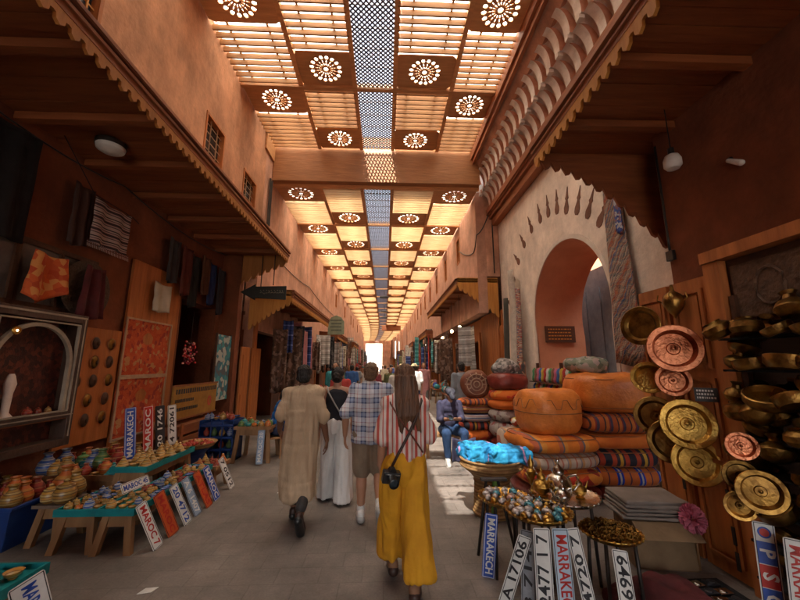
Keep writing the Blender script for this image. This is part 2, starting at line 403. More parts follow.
# left far buildings -----------------------------------------------------------
def far_building(side, y0, y1, xu, xl, label, m, k):
    dx = bend((y0+y1)/2); o = thing('shop_building', label, 'building', (side*abs(xu)+dx, y0, 0)); s = side
    def B(mb, xa, xb, *a): mb.box(*sorted((s*xa - s*xu, s*xb - s*xu)), *a)
    h = MB(); n = max(1, int((y1-y0)/2.6)); p = (y1-y0)/n; ho = []; wo = []
    for i in range(n):
        a = i*p + .16; ho.append((a, a+p-.32, 0, 2.6))
        if i % 2 == 0 and (side > 0 or k): wo.append((a+.5, a+1.1, 5.7, 6.7))
    if side > 0: wo = [(v-y0, v+.55-y0, 5.75, 6.8) for v in ([10.45+3.05*j for j in range(40)]) if v > y0+.2-.4 and v+.6 < y1]; wo = [w_ for w_ in wo if w_[0] > 0.05]
    xa, xb = sorted((0, s*.3)); wallx(h, xa, xb, 0, y1-y0, 3.3 if xu != xl else 2.6, 8.1, wo)
    h.build('upper_wall', m, o)
    h = MB(); x2 = s*(abs(xl)-abs(xu)); xa, xb = sorted((x2, x2+s*.25)); wallx(h, xa, xb, 0, y1-y0, 0, 3.4 if xu != xl else 2.6, ho)
    h.build('shop_wall', M_wood_z if side > 0 else m, o)
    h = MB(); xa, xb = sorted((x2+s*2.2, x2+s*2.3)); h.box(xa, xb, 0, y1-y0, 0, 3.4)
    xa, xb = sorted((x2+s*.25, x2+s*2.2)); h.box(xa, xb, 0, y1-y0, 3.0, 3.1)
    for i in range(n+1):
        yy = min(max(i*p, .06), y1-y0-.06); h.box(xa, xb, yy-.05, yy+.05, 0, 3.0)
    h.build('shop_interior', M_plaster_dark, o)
    h = MB(); xa, xb = sorted((s*.01, s*12)); h.box(xa, xb, 0, y1-y0, 8.1, 8.3); xa, xb = sorted((s*11.8, s*12)); h.box(xa, xb, 0, y1-y0, 0, 8.1)
    h.build('roof', m, o)
    for wd in wo:
        if y0 + wd[0] < 45: window(o, 0, wd[0], wd[1], wd[2], wd[3], -s, 3, 4)
    # cloth pinned flat and pilaster strips
    for i in range(n+1):
        yy = min(max(i*p, .1), y1-y0-.1); xa, xb = sorted((x2 - s*.05, x2)); MB().box(xa, xb, yy-.1, yy+.1, 0, 2.9).build('door_post', M_wood_z, o)
    return o
cuts = [9.6, 24, 38, 47, 56, 64, 72, 80, 88, 96]
ordl = ['nearest', 'second', 'third', 'fourth', 'fifth', 'sixth', 'seventh', 'eighth', 'farthest']
tones = [M_plaster_pink, plaster('pale_pink_plaster', (.58, .33, .24), (.44, .24, .17)), M_plaster_pink]
for k in range(9):
    a, b = cuts[k] + (.02 if k else 0), cuts[k+1]
    far_building(-1, a, b, 3.56, 3.56, f'{ordl[k]} pink plastered building down the left side, beyond the big awning', tones[k % 3], k)
    far_building(1, max(a, 10.95), b, 3.0, 3.7, f'{ordl[k]} pink building down the right side, beyond the white gateway', tones[(k+1) % 3], k)
# end of the street
mb = MB(); wallx(mb, -40, 40, 112, 113, 0, 9); mb2 = MB(); wallx(mb2, -16, 12, 96.5, 97, 0, 9, []) if False else None
tag(mb.build('end_building', mat('pale_wall', (.7, .6, .5))), 'pale sunlit building closing the far end of the street', 'building')

eg = thing('end_gate', 'pink wall with a tall opening closing the covered lane in the distance', 'gate', (-2.65, 83.25, 0))
mb = MB()
for x0, x1, z0, z1 in ((1.95, 5, 0, 9), (-5, -1.95, 0, 9), (-1.95, 1.95, 6.6, 9)): mb.box(x0, x1, 0, .5, z0, z1)
mb.build('wall', M_plaster_pink, eg)
# awnings ------------------------------------------------------------------------
def teeth(mb, p0, p1, drop, tooth, th=.03):
    """scalloped board hanging below the line p0-p1"""
    p0, p1 = Vector(p0), Vector(p1); Ln = (p1-p0).length; n = max(1, round(Ln/tooth)); d = (p1-p0)/n
    side = Vector((d.y, -d.x, 0)).normalized()*th/2
    if side.length < 1e-6: side = Vector((0, th/2, 0))
    for i in range(n):
        a = p0+d*i; out = [a, a+d]
        for t, q in ((1, .45), (.82, .5), (.78, .8), (.5, 1), (.22, .8), (.18, .5), (0, .45)):
            out.append(a + d*t - Vector((0, 0, drop*q)))
        nn = len(out); vs = [v+side for v in out] + [v-side for v in out]
        mb.add(vs, [tuple(range(nn)), tuple(range(nn, 2*nn))[::-1]] + [(i_, (i_+1) % nn, nn+(i_+1) % nn, nn+i_) for i_ in range(nn)])
def awning(label, s, xf, xw, y0, y1, ze, zw, hb=.22, ends=(True, True), zb=None, beam=.9, m_trim=None, endgap=0, mw=None, tp=.13):
    """s=-1 left, +1 right; xf fascia x, xw wall x; ze eave height, zw soffit height at the wall"""
    o = thing('wooden_awning', label, 'awning', (s*xf, y0, ze)); m_trim = m_trim or M_gold_wood; mw = mw or M_wood_x
    def P(mb, name, m, par=o, **k):
        q = mb.build(name, m, par, **k)
        if par is o: q.location = -Vector(o.location)
        return q
    mb = MB(); n = round((y1-y0)/.16); d = (y1-y0)/n
    for i in range(n):   # soffit boards
        a = y0+i*d; zz = (i % 2)*.006
        mb.add([(s*xf, a, ze+zz), (s*xw, a, zw+zz), (s*xw, a+d-.006, zw+zz), (s*xf, a+d-.006, ze+zz), (s*xf, a, ze+.05+zz), (s*xw, a, zw+.05+zz), (s*xw, a+d-.006, zw+.05+zz), (s*xf, a+d-.006, ze+.05+zz)],
               [(0,3,2,1),(4,5,6,7),(0,1,5,4),(1,2,6,5),(2,3,7,6),(3,0,4,7)])
    P(mb, 'soffit', mw)
    mb = MB(); mb.box(*sorted((s*(xf-.08), s*xw)), y0, y1, max(ze, zw)+.07, max(ze, zw)+.12); P(mb, 'cover', M_plaster_dark)
    yy = y0+.3
    while yy < y1-.1:
        mb = MB(); mb.add([(s*xf, yy, ze-.09), (s*xw, yy, zw-.09), (s*xw, yy+.09, zw-.09), (s*xf, yy+.09, ze-.09), (s*xf, yy, ze-.004), (s*xw, yy, zw-.004), (s*xw, yy+.09, zw-.004), (s*xf, yy+.09, ze-.004)],
               [(0,3,2,1),(4,5,6,7),(0,1,5,4),(1,2,6,5),(2,3,7,6),(3,0,4,7)])
        P(mb, 'beam', mw); yy += beam
    mb = MB(); xa, xb = sorted((s*(xf-.05), s*(xf-.005))); mb.box(xa, xb, y0, y1, ze-.05, ze+.07); xa, xb = sorted((s*(xf-.1), s*(xf+.02))); mb.box(xa, xb, y0, y1, ze+.072, ze+.11)
    xa, xb = sorted((s*(xf-.075), s*(xf-.051))); mb.box(xa, xb, y0, y1, ze+.01, ze+.04)
    P(mb, 'fascia', M_wood)
    mb = MB(); teeth(mb, (s*(xf-.03), y0, ze-.05), (s*(xf-.03), y1, ze-.05), hb, tp); P(mb, 'scalloped_trim', m_trim)
    for e, yy in zip(ends, (y0+.02, y1-.02)):
        if not e: continue
        bz = zb if zb is not None else ze-.9
        poly = [(s*(xf-.02), ze+.15), (s*(xf-.02), ze-.08)]
        N = 9
        for i in range(N):
            t0 = i/N; t1 = (i+1)/N
            f = lambda t: (s*(xf + (xw-xf)*t), ze-.12 - (ze-.12-bz)*(t**1.15))
            a, b = f(t0), f(t1)
            poly += [(a[0], a[1]-.02), ((a[0]*.6+b[0]*.4), a[1]*.6+b[1]*.4-.13), (b[0]*.9+a[0]*.1, b[1]-.10), (b[0], b[1]-.03)]
        poly += [(s*xw, bz), (s*xw, max(zw, ze)+.15)]
        mb = MB(); mb.prism(poly, .04, 'y', yy-.02); P(mb, 'bracket', m_trim if m_trim is not M_gold_wood or e == 2 else M_wood_x)
    return o
awning('long brown wooden awning with scalloped trim over the shops at left, nearest', -1, 2.5, 4.0, -4, 8.62, 4.35, 4.35, ends=(False, True), zb=3.5, hb=.13, m_trim=wood('ochre_wood', (.54, .23, .055), (.38, .145, .03), 'z'))
awning('small low wooden awning at left beyond the black arrow sign', -1, 2.5, 3.56, 9.2, 15.2, 3.45, 3.5, hb=.15, ends=(2, False), zb=2.65, beam=1.2)
awning('brown wooden awning with yellow scalloped trim at near right, above the brass shop', 1, 2.09, 3.735, -3, 4.35, 4.53, 4.55, ends=(False, False), zb=3.1, hb=.17, tp=.15)
awning('wooden awning with golden scalloped gable at right beyond the white gateway', 1, 2.34, 3.65, 10.97, 18.8, 4.3, 4.3, hb=.15, ends=(2, False), zb=3.25, beam=1.2)
for k, (s, y, z) in enumerate([(-1, 19, 3.2), (1, 22, 3.6), (-1, 29, 3.3), (1, 33, 3.6)]):
    awning(f"{['small awning with trim far down the left side', 'small awning past the golden gable on the right', 'farther small awning down the left side', 'farthest small awning down the right side'][k]}", s, 2.6, 3.55, y, y+5, z, z+.1, hb=.12, ends=(True, False), zb=z-.6, beam=1.5)
# scalloped end board of the near right awning, cut as a curved bracket up to the gate wall
a_ = [o for o in C.objects if o.get('label', '').startswith('brown wooden awning with yellow')][0]
poly = [(2.1, 4.66), (2.1, 4.46)]; N = 12
for i in range(N):
    f = lambda t: (2.12 + 1.66*t, 4.42 - 1.17*t**1.7)
    a, b = f(i/N), f((i+1)/N); poly += [a, (a[0]*.5+b[0]*.5, a[1]*.5+b[1]*.5-.11), (b[0]*.9+a[0]*.1, b[1]-.07)]
poly += [(3.78, 3.2), (3.78, 4.66)]
q = MB().prism(poly, .04, 'y', 4.3).build('bracket', M_wood_x, a_); q.location = -Vector(a_.location)

# ------------------------------------------------------------------ right gate wall
gt = thing('white_gateway', 'white plastered gateway wall with tall arch and carved keyhole niches', 'gateway', (3.75, 7, 0))
yc, zc, rr = 7.045, 2.72, 1.5
N = 40; X0, X1, TOP = 3.75, 4.95, 6.9
Y0, Y1 = 3.9, 10.94
pts = []; hw = 1.44
for i in range(N+1):
    a = PI + R(14) - (PI + R(28))*i/N; pts.append((yc + rr*math.cos(a), zc + rr*math.sin(a)*1.02 + 0))
pts = [(yc-rr*math.cos(R(14)), 0)] + pts + [(yc+rr*math.cos(R(14)), 0)]
mb = MB(); outer = []
n = len(pts)
for i, (y, z) in enumerate(pts):   # radial projection on the rectangle
    if i == 0: outer.append((Y0, 0)); continue
    if i == n-1: outer.append((Y1, 0)); continue
    t = (i-1)/(n-3)
    if t < .3: outer.append((Y0, TOP*t/.3))
    elif t > .7: outer.append((Y1, TOP*(1-t)/.3))
    else: outer.append((Y0 + (Y1-Y0)*(t-.3)/.4, TOP))
for X, fl in ((X0, 0), (X1, 1)):
    vs = [(X, y, z) for y, z in pts] + [(X, y, z) for y, z in outer]
    mb.add(vs, [(i, i+1, n+i+1, n+i) for i in range(n-1)])
mb.box(X0, X1, Y0, Y1, TOP+.001, 9)
L(mb, 'wall', M_white_pl, gt)
mb = MB(); mb.add([(X0+.0, y, z) for y, z in pts] + [(X1, y, z) for y, z in pts], [(i, i+1, n+i+1, n+i) for i in range(n-1)])
L(mb, 'arch_reveal', M_salmon, gt, smooth=True)
mb = MB()  # raised rim round the opening
for i in range(n-1):
    (y, z), (y2, z2) = pts[i], pts[i+1]
    def o_(y, z): v = Vector((y-yc, z-zc)); 
    e1 = (yc+(y-yc)*1.06, z if i == 0 else zc+(z-zc)*1.06); e2 = (yc+(y2-yc)*1.06, z2 if i == n-2 else zc+(z2-zc)*1.06)
    mb.add([(X0-.02, y, z), (X0-.02, y2, z2), (X0-.02, *e2), (X0-.02, *e1), (X0+.02, y, z), (X0+.02, y2, z2), (X0+.02, *e2), (X0+.02, *e1)],
           [(0,1,2,3),(0,1,5,4),(2,3,7,6)])
L(mb, 'arch_rim', mat('rim_plaster', (.7, .6, .52), (.6, .5, .42), .9), gt)
mb = MB(); mb.box(4.96, 8, 4.2, 4.4, 0, 6); mb.box(4.96, 8, 10, 10.2, 0, 6); mb.box(7.8, 8, 4.4, 10, 0, 6); mb.box(4.96, 5.3, 4.2, 10.2, 6.001, 6.1); mb.box(8.01, 14, 3.0, 10.95, 8.9, 9.1)
L(mb, 'passage', M_salmon, gt)
L(MB().box(3.305, 3.74, 10.955, 11.1, 4.5, 9), 'return_wall', M_plaster_pink, gt)
kh = [(508,300),(512,275),(517,260),(522,240),(530,222),(541,213),(547,207),(556,203),(567,203),(579,203),(590,205),(603,213)]
kp = [(10.4,3.61),(9.94,4.28),(9.4,4.72),(8.8,5.1),(8.2,5.3),(7.65,5.36),(7.1,5.3),(6.6,5.12),(6.12,4.9),(5.72,4.6),(5.4,4.25)]
kp = [(10.35,3.55),(9.94,4.2),(9.49,4.64),(9.0,5.0),(8.45,5.24),(7.9,5.30),(7.45,5.27),(7.03,5.17),(6.63,5.0),(6.22,4.8),(5.86,4.56),(5.53,4.25)]
_unused = [(9.55,3.2),(9.45,3.62),(9.26,4.06),(8.98,4.46),(8.62,4.82),(8.2,5.1),(7.7,5.28),(7.2,5.32),(6.7,5.24),(6.22,5.05),(5.8,4.76),(5.45,4.4)]
M_niche = mat('niche_shadow_plaster', (.20, .09, .055), (.13, .055, .035), .9)  # recess shade put into the colour of the flat keyhole shapes
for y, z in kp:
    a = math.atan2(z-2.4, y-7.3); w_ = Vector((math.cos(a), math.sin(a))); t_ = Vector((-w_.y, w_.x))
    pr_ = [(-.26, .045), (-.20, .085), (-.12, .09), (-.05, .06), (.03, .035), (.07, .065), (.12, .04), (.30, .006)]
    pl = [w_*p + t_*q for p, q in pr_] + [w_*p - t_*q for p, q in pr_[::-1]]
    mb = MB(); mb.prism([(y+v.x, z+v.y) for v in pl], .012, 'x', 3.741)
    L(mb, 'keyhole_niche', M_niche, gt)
# door leaf in the passage, lantern, sign on the reveal
d = thing('grey_door', 'blue grey door standing inside the white gateway', 'door', (5.45, 8.6, 0))
mb = MB(); mb.box(5.4, 5.46, 7.6, 9.7, 0, 4.1)
M_greydoor = mat('grey_blue_paint', (.26, .33, .40), (.19, .25, .31), .6)
L(mb, 'leaf', M_greydoor, d)
mb = MB()
for i in range(3): mb.box(5.375, 5.399, 7.8+i*.62, 8.28+i*.62, .4, 3.6)
L(mb, 'panel', M_greydoor, d)
d = thing('sign_board', 'dark framed sign with worn lettering on the reveal of the gateway', 'sign', (4.3, 8.45, 2.4))
mb = MB(); mb.box(-.37, .37, -.02, .02, -.2, .2); mb.build('board', M_wood_dk, d)
mb = MB(); random.seed(3)
for r_ in range(4):
    x = -.3
    while x < .27: w_ = random.uniform(.02, .07); mb.box(x, x+w_, -.024, -.0205, .11-r_*.08, .135-r_*.08); x += w_+.02
mb.build('lettering', M_gold_wood, d)
mb = MB(); mb.lathe([(.02, .5), (.02, .2), (.12, .12), (.14, -.1), (.08, -.2), (.02, -.22)], n=12)
tag(mb.build('hanging_lantern', M_black_pl, None, loc=(5.25, 9.25, 4.0), smooth=True), 'black lantern hanging in the passage behind the arch', 'lantern')

# ------------------------------------------------------------------ muqarnas cornice at right
co = thing('muqarnas_cornice', 'carved cornice of two tiers of terracotta and white scallops above the gateway', 'cornice', (3.2, 5, 6.9))
M_terra = mat('terracotta_glaze', (.66, .33, .22), (.50, .23, .14), .8, scale=5)
M_grey = mat('grey_plaster', (.80, .72, .66), (.62, .54, .48), .9, scale=6)
CY0, CY1 = -1.5, 10.93
def tier(xb, zb, xt, zt, off, p=.36):
    mb = MB(); y = CY0+off; k = 0
    while y < CY1-.02:
        for part in (0, 1):
            mb.cur = 1
            a = y + part*p/2; b = min(a+p/2, CY1)
            if b-a < .02: continue
            N = 7; prof = []
            for i in range(N+1):
                t = PI/2*i/N; cx = xb + (xt-xb)*(1-math.cos(t)) ; cz = zb + (zt-zb)*math.sin(t)
                if part: cx -= .15*(1-.35*i/N)
                prof.append((cx, cz))
            cols = 5; g_ = []
            for j in range(cols+1):
                yy = a + (b-a)*j/cols; u = (j/cols*2-1); dep = (.05*(1-u*u) if not part else .0)
                g_.append([(px+dep, yy, pz-(0.0 if part else 0)) for px, pz in prof])
            vs = [v for r_ in g_ for v in r_]; w = N+1
            fs = [(j*w+i, (j+1)*w+i, (j+1)*w+i+1, j*w+i+1) for j in range(cols) for i in range(N)]
            # side cheeks and bottom back to the slab
            mb.add(vs, fs)
            mb.cur = 0
            for yy in (a, b):
                poly = [(px, pz) for px, pz in prof] + [(xb+.25, zt), (xb+.25, zb)]
                mb.add([(px, yy, pz) for px, pz in poly], [tuple(range(len(poly)))])
            mb.cur = 1
            mb.add([(prof[0][0], a, zb+.001), (xb+.25, a, zb+.001), (xb+.25, b, zb+.001), (prof[0][0], b, zb+.001)], [(0, 1, 2, 3)])
            if part: # pendant tip
                mb.box(prof[0][0]-.02, prof[0][0]+.08, a+.04, b-.04, zb-.07, zb+.01)
        y += p
    return mb
for q, args in enumerate([(3.56, 6.80, 3.28, 7.30, 0), (3.30, 7.32, 3.04, 7.82, -.18)]):
    mb = tier(*args); L(mb, 'muqarnas_tier', [M_terra, M_grey], co, smooth=True)
mb = MB(); mb.box(3.5, 3.74, CY0, CY1, 6.72, 6.80); mb.box(3.6, 3.74, CY0, CY1, 6.80, 7.5); mb.box(3.3, 3.74, CY0, CY1, 7.5, 8.3)
L(mb, 'backing', M_grey, co)
mb = MB(); mb.prism([(3.02, 7.83), (2.86, 8.07), (3.3, 8.07), (3.3, 7.83)], CY1-CY0, 'y', CY0); L(mb, 'frieze', M_plaster_pink, co)
mb = MB(); mb.box(2.84, 3.3, CY0, CY1, 8.08, 8.22); mb.box(2.76, 2.84, CY0, CY1, 8.0, 8.36); mb.box(2.70, 2.76, CY0, CY1, 8.14, 8.5)
L(mb, 'upper_moulding', M_wood, co)
mb = MB(); mb.box(3.40, 3.74, CY0, CY1, 6.56, 6.71); mb.box(3.46, 3.74, CY0, CY1, 6.46, 6.555); mb.box(3.54, 3.74, CY0, CY1, 6.24, 6.455); mb.box(3.36, 3.40, CY0, CY1, 6.6, 6.78)
L(mb, 'lower_moulding', M_wood, co)

# ------------------------------------------------------------------ near right shop building
br = thing('shop_building', 'dark terracotta shop building at the near right edge, behind the shelves of brass', 'building', (3.45, 0, 0))
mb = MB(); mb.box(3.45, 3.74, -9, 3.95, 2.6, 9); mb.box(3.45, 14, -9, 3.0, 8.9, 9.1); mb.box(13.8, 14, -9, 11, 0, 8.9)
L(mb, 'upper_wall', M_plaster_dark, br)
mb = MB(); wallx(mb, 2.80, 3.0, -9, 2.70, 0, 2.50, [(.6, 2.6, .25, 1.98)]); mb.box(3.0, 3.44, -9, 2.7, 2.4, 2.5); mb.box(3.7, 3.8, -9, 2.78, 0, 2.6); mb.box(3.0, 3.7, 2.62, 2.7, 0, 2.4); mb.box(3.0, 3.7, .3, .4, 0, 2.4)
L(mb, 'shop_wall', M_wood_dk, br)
mb = MB(); mb.box(2.70, 3.44, -2, 2.80, 2.505, 2.6); mb.box(2.72, 2.79, 2.66, 2.80, 0, 2.5); mb.box(2.84, 3.44, 2.72, 2.79, 0, 2.5)
L(mb, 'door_frame', M_wood_z, br)
mb = MB(); mb.box(2.775, 2.799, .7, 2.62, 2.02, 2.44)
for k in range(6):
    y = .85+k*.3
    mb.tube([(2.77, y+.1*math.cos(t*PI/6), 2.23+.14*math.sin(t*PI/6)) for t in range(12)], .012, 6, True)
L(mb, 'carved_panel', mat('carved_panel', (.14, .075, .04), (.07, .035, .02), .7, scale=14, bump=.9, bsc=25), br)

# ------------------------------------------------------------------ slatted roof
COL = [(-3.55, -2.15), (-2.05, -.80), (.20, 1.55), (1.65, 2.72)]
def louvre_mesh(w, l, m=None):
    mb = MB(); n = round(l/.17); p = l/n
    for i in range(n):
        mb.obox((w/2, (i+.5)*p, .0), (w, .106, .036), (R(98), 0, 0))
    for x in (.3, w-.3): mb.box(x-.02, x+.02, 0, l, .045, .08)
    return mb.mesh('louvre', m or M_slat)
def rosette_mesh(w, l):
    mb = MB(); T = .03; r = min(w, l)/2*.88; cx, cy = w/2, l/2; n = 48; inn, out = [], []
    for k in range(n):
        a = 2*PI*k/n; c, s = math.cos(a), math.sin(a); inn.append((cx+r*c, cy+r*s))
        t = min(cx/abs(c) if abs(c) > 1e-6 else 9, cy/abs(s) if abs(s) > 1e-6 else 9); out.append((cx+t*c, cy+t*s))
    vs = [(x, y, z) for z in (0, T) for ring in (inn, out) for x, y in ring]
    fs = []
    for k in range(n):
        j = (k+1) % n
        fs += [(k, j, n+j, n+k), (2*n+k, 2*n+j, 3*n+j, 3*n+k), (k, j, 2*n+j, 2*n+k)]
    mb.add(vs, fs)
    def ann(a, b, n=32, x=cx, y=cy):
        q = [(x+rad*math.cos(2*PI*k/n), y+rad*math.sin(2*PI*k/n), z) for z in (0.002, T-.002) for rad in (a, b) for k in range(n)]
        f = []
        for k in range(n):
            j = (k+1) % n; f += [(k, j, n+j, n+k), (2*n+k, 2*n+j, 3*n+j, 3*n+k), (k, j, 2*n+j, 2*n+k), (n+k, n+j, 3*n+j, 3*n+k)]
        mb.add(q, f)
    ann(r*.13, r*.24); ann(r*.40, r*.45); ann(r*.62, r*.68); ann(r*.90, r*1.01, 48)
    for k in range(16):
        a = 2*PI*k/16; c, s = math.cos(a), math.sin(a)
        def P(rd, h): return (cx + rd*c - h*s, cy + rd*s + h*c)
        poly = [P(r*.22, -r*.03), P(r*.42, -r*.045), P(r*.60, -r*.105), P(r*.70, -r*.07), P(r*.78, -r*.05), P(r*.88, -r*.11), P(r*1.02, -r*.17), P(r*1.02, r*.17), P(r*.88, r*.11), P(r*.78, r*.05), P(r*.70, r*.07), P(r*.60, r*.105), P(r*.42, r*.045), P(r*.22, r*.03)]
        mb.prism(poly, T-.008, 'z', .004)
    return mb.mesh('rosette', M_roofwood)
def lattice_mesh(w, l, s=.075, t=.031):
    mb = MB(); h = w + l
    k = -l
    while k < w:   # bars x = k + y  and x = k' - y
        y0, y1 = max(0, -k), min(l, w-k)
        if y1-y0 > .03:
            a, b = Vector((k+y0, y0, 0)), Vector((k+y1, y1, 0)); d = (b-a); mb.obox((a+b)/2, (t, d.length, .012), (0, 0, -PI/4))
            a, b = Vector((w-k-y0, y0, .013)), Vector((w-k-y1, y1, .013)); mb.obox((a+b)/2, (t, d.length, .012), (0, 0, PI/4))
        k += s*1.414
    for yy in [i*.48 for i in range(1, int(l/.48)+1)]: mb.box(0, w, yy-.012, yy+.012, .026, .05)
    return mb.mesh('lattice', mat('lattice_paint', (.10, .085, .10), (.06, .05, .065), .5, bump=.05))
def sheet_mat():
    m, n, l, b = base_mat('translucent_cover')
    tr = n.new('ShaderNodeBsdfTranslucent'); tr.inputs[0].default_value = (.80, .74, .62, 1)
    df = n.new('ShaderNodeBsdfDiffuse'); df.inputs[0].default_value = (.7, .66, .58, 1)
    mx = n.new('ShaderNodeMixShader'); mx.inputs[0].default_value = .3
    l.new(tr.outputs[0], mx.inputs[1]); l.new(df.outputs[0], mx.inputs[2]); l.new(mx.outputs[0], n['Material Output'].inputs[0]); n.remove(b)
    return m
M_sheet = sheet_mat()
M_slat2 = wood('lit_slat_wood', (.74, .57, .36), (.60, .42, .24), 'x', .10)  # brightness of the far louvres put into a paler slat colour
def roof(label, z, bays, outer_first, y_first):
    o = thing('slatted_roof', label, 'roof', (0, y_first, z)); cache = {}
    def put(name, fn, w, l, x, y):
        key = (name, round(w, 2), round(l, 2))
        if key not in cache: cache[key] = fn(w, l, M_slat2) if (fn is louvre_mesh and z < 8) else fn(w, l)
        obj(name, cache[key], o, (x, y-y_first, 0))
    for y0, y1, lr in bays:
        dx = bend(y0); g_ = .05; l = y1-y0-.1
        for ci, (xa, xb) in enumerate(COL):
            if z < 8 and ci == 3: xb = 2.97
            w = xb-xa; rl = lr; ll = l-rl-.04
            if ci in (1, 2):
                put('louvre_panel', louvre_mesh, w, ll, xa+dx, y0+g_); put('rosette_panel', rosette_mesh, w, rl, xa+dx, y0+g_+ll+.04)
            else:
                put('rosette_panel', rosette_mesh, w, rl, xa+dx, y0+g_); put('louvre_panel', louvre_mesh, w, ll, xa+dx, y0+g_+rl+.04)
        put('lattice_panel', lattice_mesh, .96, l, -.78+dx, y0+g_)
        mb = MB(); mb.box(-3.56, 3.0 if z < 8 else 2.76, 0, .1, -.07, .10); 
        q = ('cb', z)
        if q not in cache: cache[q] = mb.mesh('crossbeam', M_roofwood)
        obj('crossbeam', cache[q], o, (dx, y0-.05-y_first, 0))
        key = ('rf', round(y1-y0, 2), z)
        if key not in cache:
            mb = MB()
            for x in (-2.10, -.79, .19, 1.60): mb.box(x-.05, x+.05, .1, y1-y0, -.05, .11)
            cache[key] = mb.mesh('rafter', M_roofwood)
        obj('rafter', cache[key], o, (dx, y0-.05-y_first, 0))
        key = ('sh', round(y1-y0, 2), z)
        if key not in cache:
            mb = MB()
            for xa, xb in ((-4.3 if z < 8 else -3.6, -.84), (.24, 3.9 if z < 8 else 3.05)): mb.add([(xa, 0, .16), (xb, 0, .16), (xb, y1-y0, .16), (xa, y1-y0, .16)], [(0, 1, 2, 3)])
            cache[key] = mb.mesh('cover_sheet', M_sheet, fix=False)
        obj('cover_sheet', cache[key], o, (dx, y0-y_first, 0))
    return o
r1 = roof('nearest slatted wooden roof with carved rosettes, this side of the big beam', 8.41, [(0, 2.5, .9), (2.5, 5.05, .9), (5.05, 7.6, .92), (7.6, 10.15, .92)], True, 0)
mb = MB(); mb.box(-3.56, 2.76, -9, -.06, -.05, .05); mb.box(-3.54, -.85, -.04, 2.45, .12, .15); mb.box(.26, 2.70, -.04, 2.45, .12, .15); mb.build('shade_boards', M_roofwood, r1)  # unseen boards added behind and over the near bays to darken the foreground
r2 = roof('long slatted roof with rosettes and central lattice beyond the big beam', 7.28, [(10.42+3.05*i, 13.47+3.05*i, 1.05) for i in range(24)], True, 10.42)
bm_ = MB(); bm_.box(-3.55, 2.98, 10.16, 10.40, 7.30, 8.9); tag(bm_.build('roof_beam', wood('beam_wood', (.42, .19, .07), (.28, .12, .045), 'x', 0), bevel=.01), 'wide golden brown beam crossing under the roof', 'beam')
mb = MB(); mb.box(-.5, 2.2, 50, 50.5, 6.5, 7.2); tag(mb.build('roof_beam', M_wood_x), 'dark wooden beam hanging under the far roof at right', 'beam')
for k, (y, dz) in enumerate([(26, .35), (33, .4), (38, .3)]):
    t = thing('ceiling_lamp', f"{['nearest', 'middle', 'farthest'][k]} dark lamp hanging below the roof lattice over the far street", 'lamp', (-.1+bend(y), y, 7.2), group='lamps under the roof lattice')
    MB().tube([(0, 0, 0), (0, 0, -dz)], .03).build('stem', M_steel_dk, t)
    MB().lathe([(.05, -dz), (.35, -dz-.12), (.36, -dz-.2), (.02, -dz-.21)]).build('shade', M_steel_dk, t, smooth=True)

# ------------------------------------------------------------------ people
def hand(mb, w, d, side, palm_n, curl=.35, s=1.0, n=7):
    """palm plus five bent fingers; w wrist point, d direction of the hand, palm_n palm normal"""
    w = Vector(w); d = Vector(d).normalized(); pn = Vector(palm_n).normalized(); pn = (pn - d*pn.dot(d)).normalized(); a = d.cross(pn)*side
    for q in (-.026, -.009, .009, .026): mb.caps(w + a*q*.6*s, w + d*.085*s + a*q*s, .017*s, .0125*s, 8)
    for q, ln in ((-.030, .068), (-.010, .078), (.010, .074), (.029, .058)):
        p = w + d*.088*s + a*q*s; dd = d.copy()
        for f, r0 in ((.45, .0092), (.32, .0085), (.23, .0075)):
            dd = (dd + pn*curl*(1+f*.3)).normalized(); e = p + dd*ln*f*s; mb.caps(p, e, r0*s, r0*.92*s, n); p = e
    p = w + d*.028*s - a*.026*s; dd = (d*.75 - a*.6 + pn*.3).normalized()
    for ln, r0 in ((.038, .0125), (.028, .010), (.022, .009)):
        e = p + dd*ln*s; mb.caps(p, e, r0*s, r0*.9*s, n); p = e; dd = (dd + d*.35 + pn*.1).normalized()
def foot(mb, ank, toe, s=1.0, r=.036):
    ank, toe = Vector(ank), Vector(toe); d = (toe-ank); f = Vector((d.x, d.y, d.z)).normalized()
    heel = ank + (ank-toe)*.28 - Vector((0, 0, .035*s)); ball = ank + d*.72; ball.z = toe.z+.008*s
    mb.caps(ank, heel, r*.9*s, r*.9*s, 10); mb.caps(heel, ball, r*.85*s, r*1.0*s, 10); mb.caps(ank, ball, r*s, r*.8*s, 10)
    sd_ = f.cross(Vector((0, 0, 1))).normalized()
    for k, (q, ln) in enumerate(((-.03, .055), (-.012, .05), (.004, .047), (.018, .04), (.03, .032))):
        p = ball + sd_*q*s; mb.caps(p, p + f*ln*s, (.015 if k == 0 else .011)*s, (.013 if k == 0 else .009)*s, 7)
STD = dict(pelvis=(0,0,.93), chest=(0,.0,1.24), neck=(0,-.01,1.42), head=(0,.015,1.565), shl=(-.175,0,1.375), shr=(.175,0,1.375),
    ell=(-.22,-.03,1.10), elr=(.22,-.03,1.10), wrl=(-.235,.04,.86), wrr=(.235,.04,.86), hipl=(-.09,0,.90), hipr=(.09,0,.90),
    knl=(-.095,.03,.50), knr=(.095,.03,.50), anl=(-.095,-.02,.085), anr=(.095,-.02,.085), tol=(-.11,.14,.03), tor=(.11,.14,.03),
    hdl=(0,.05,-1), hdr=(0,.05,-1), pnl=(1,0,0), pnr=(-1,0,0))
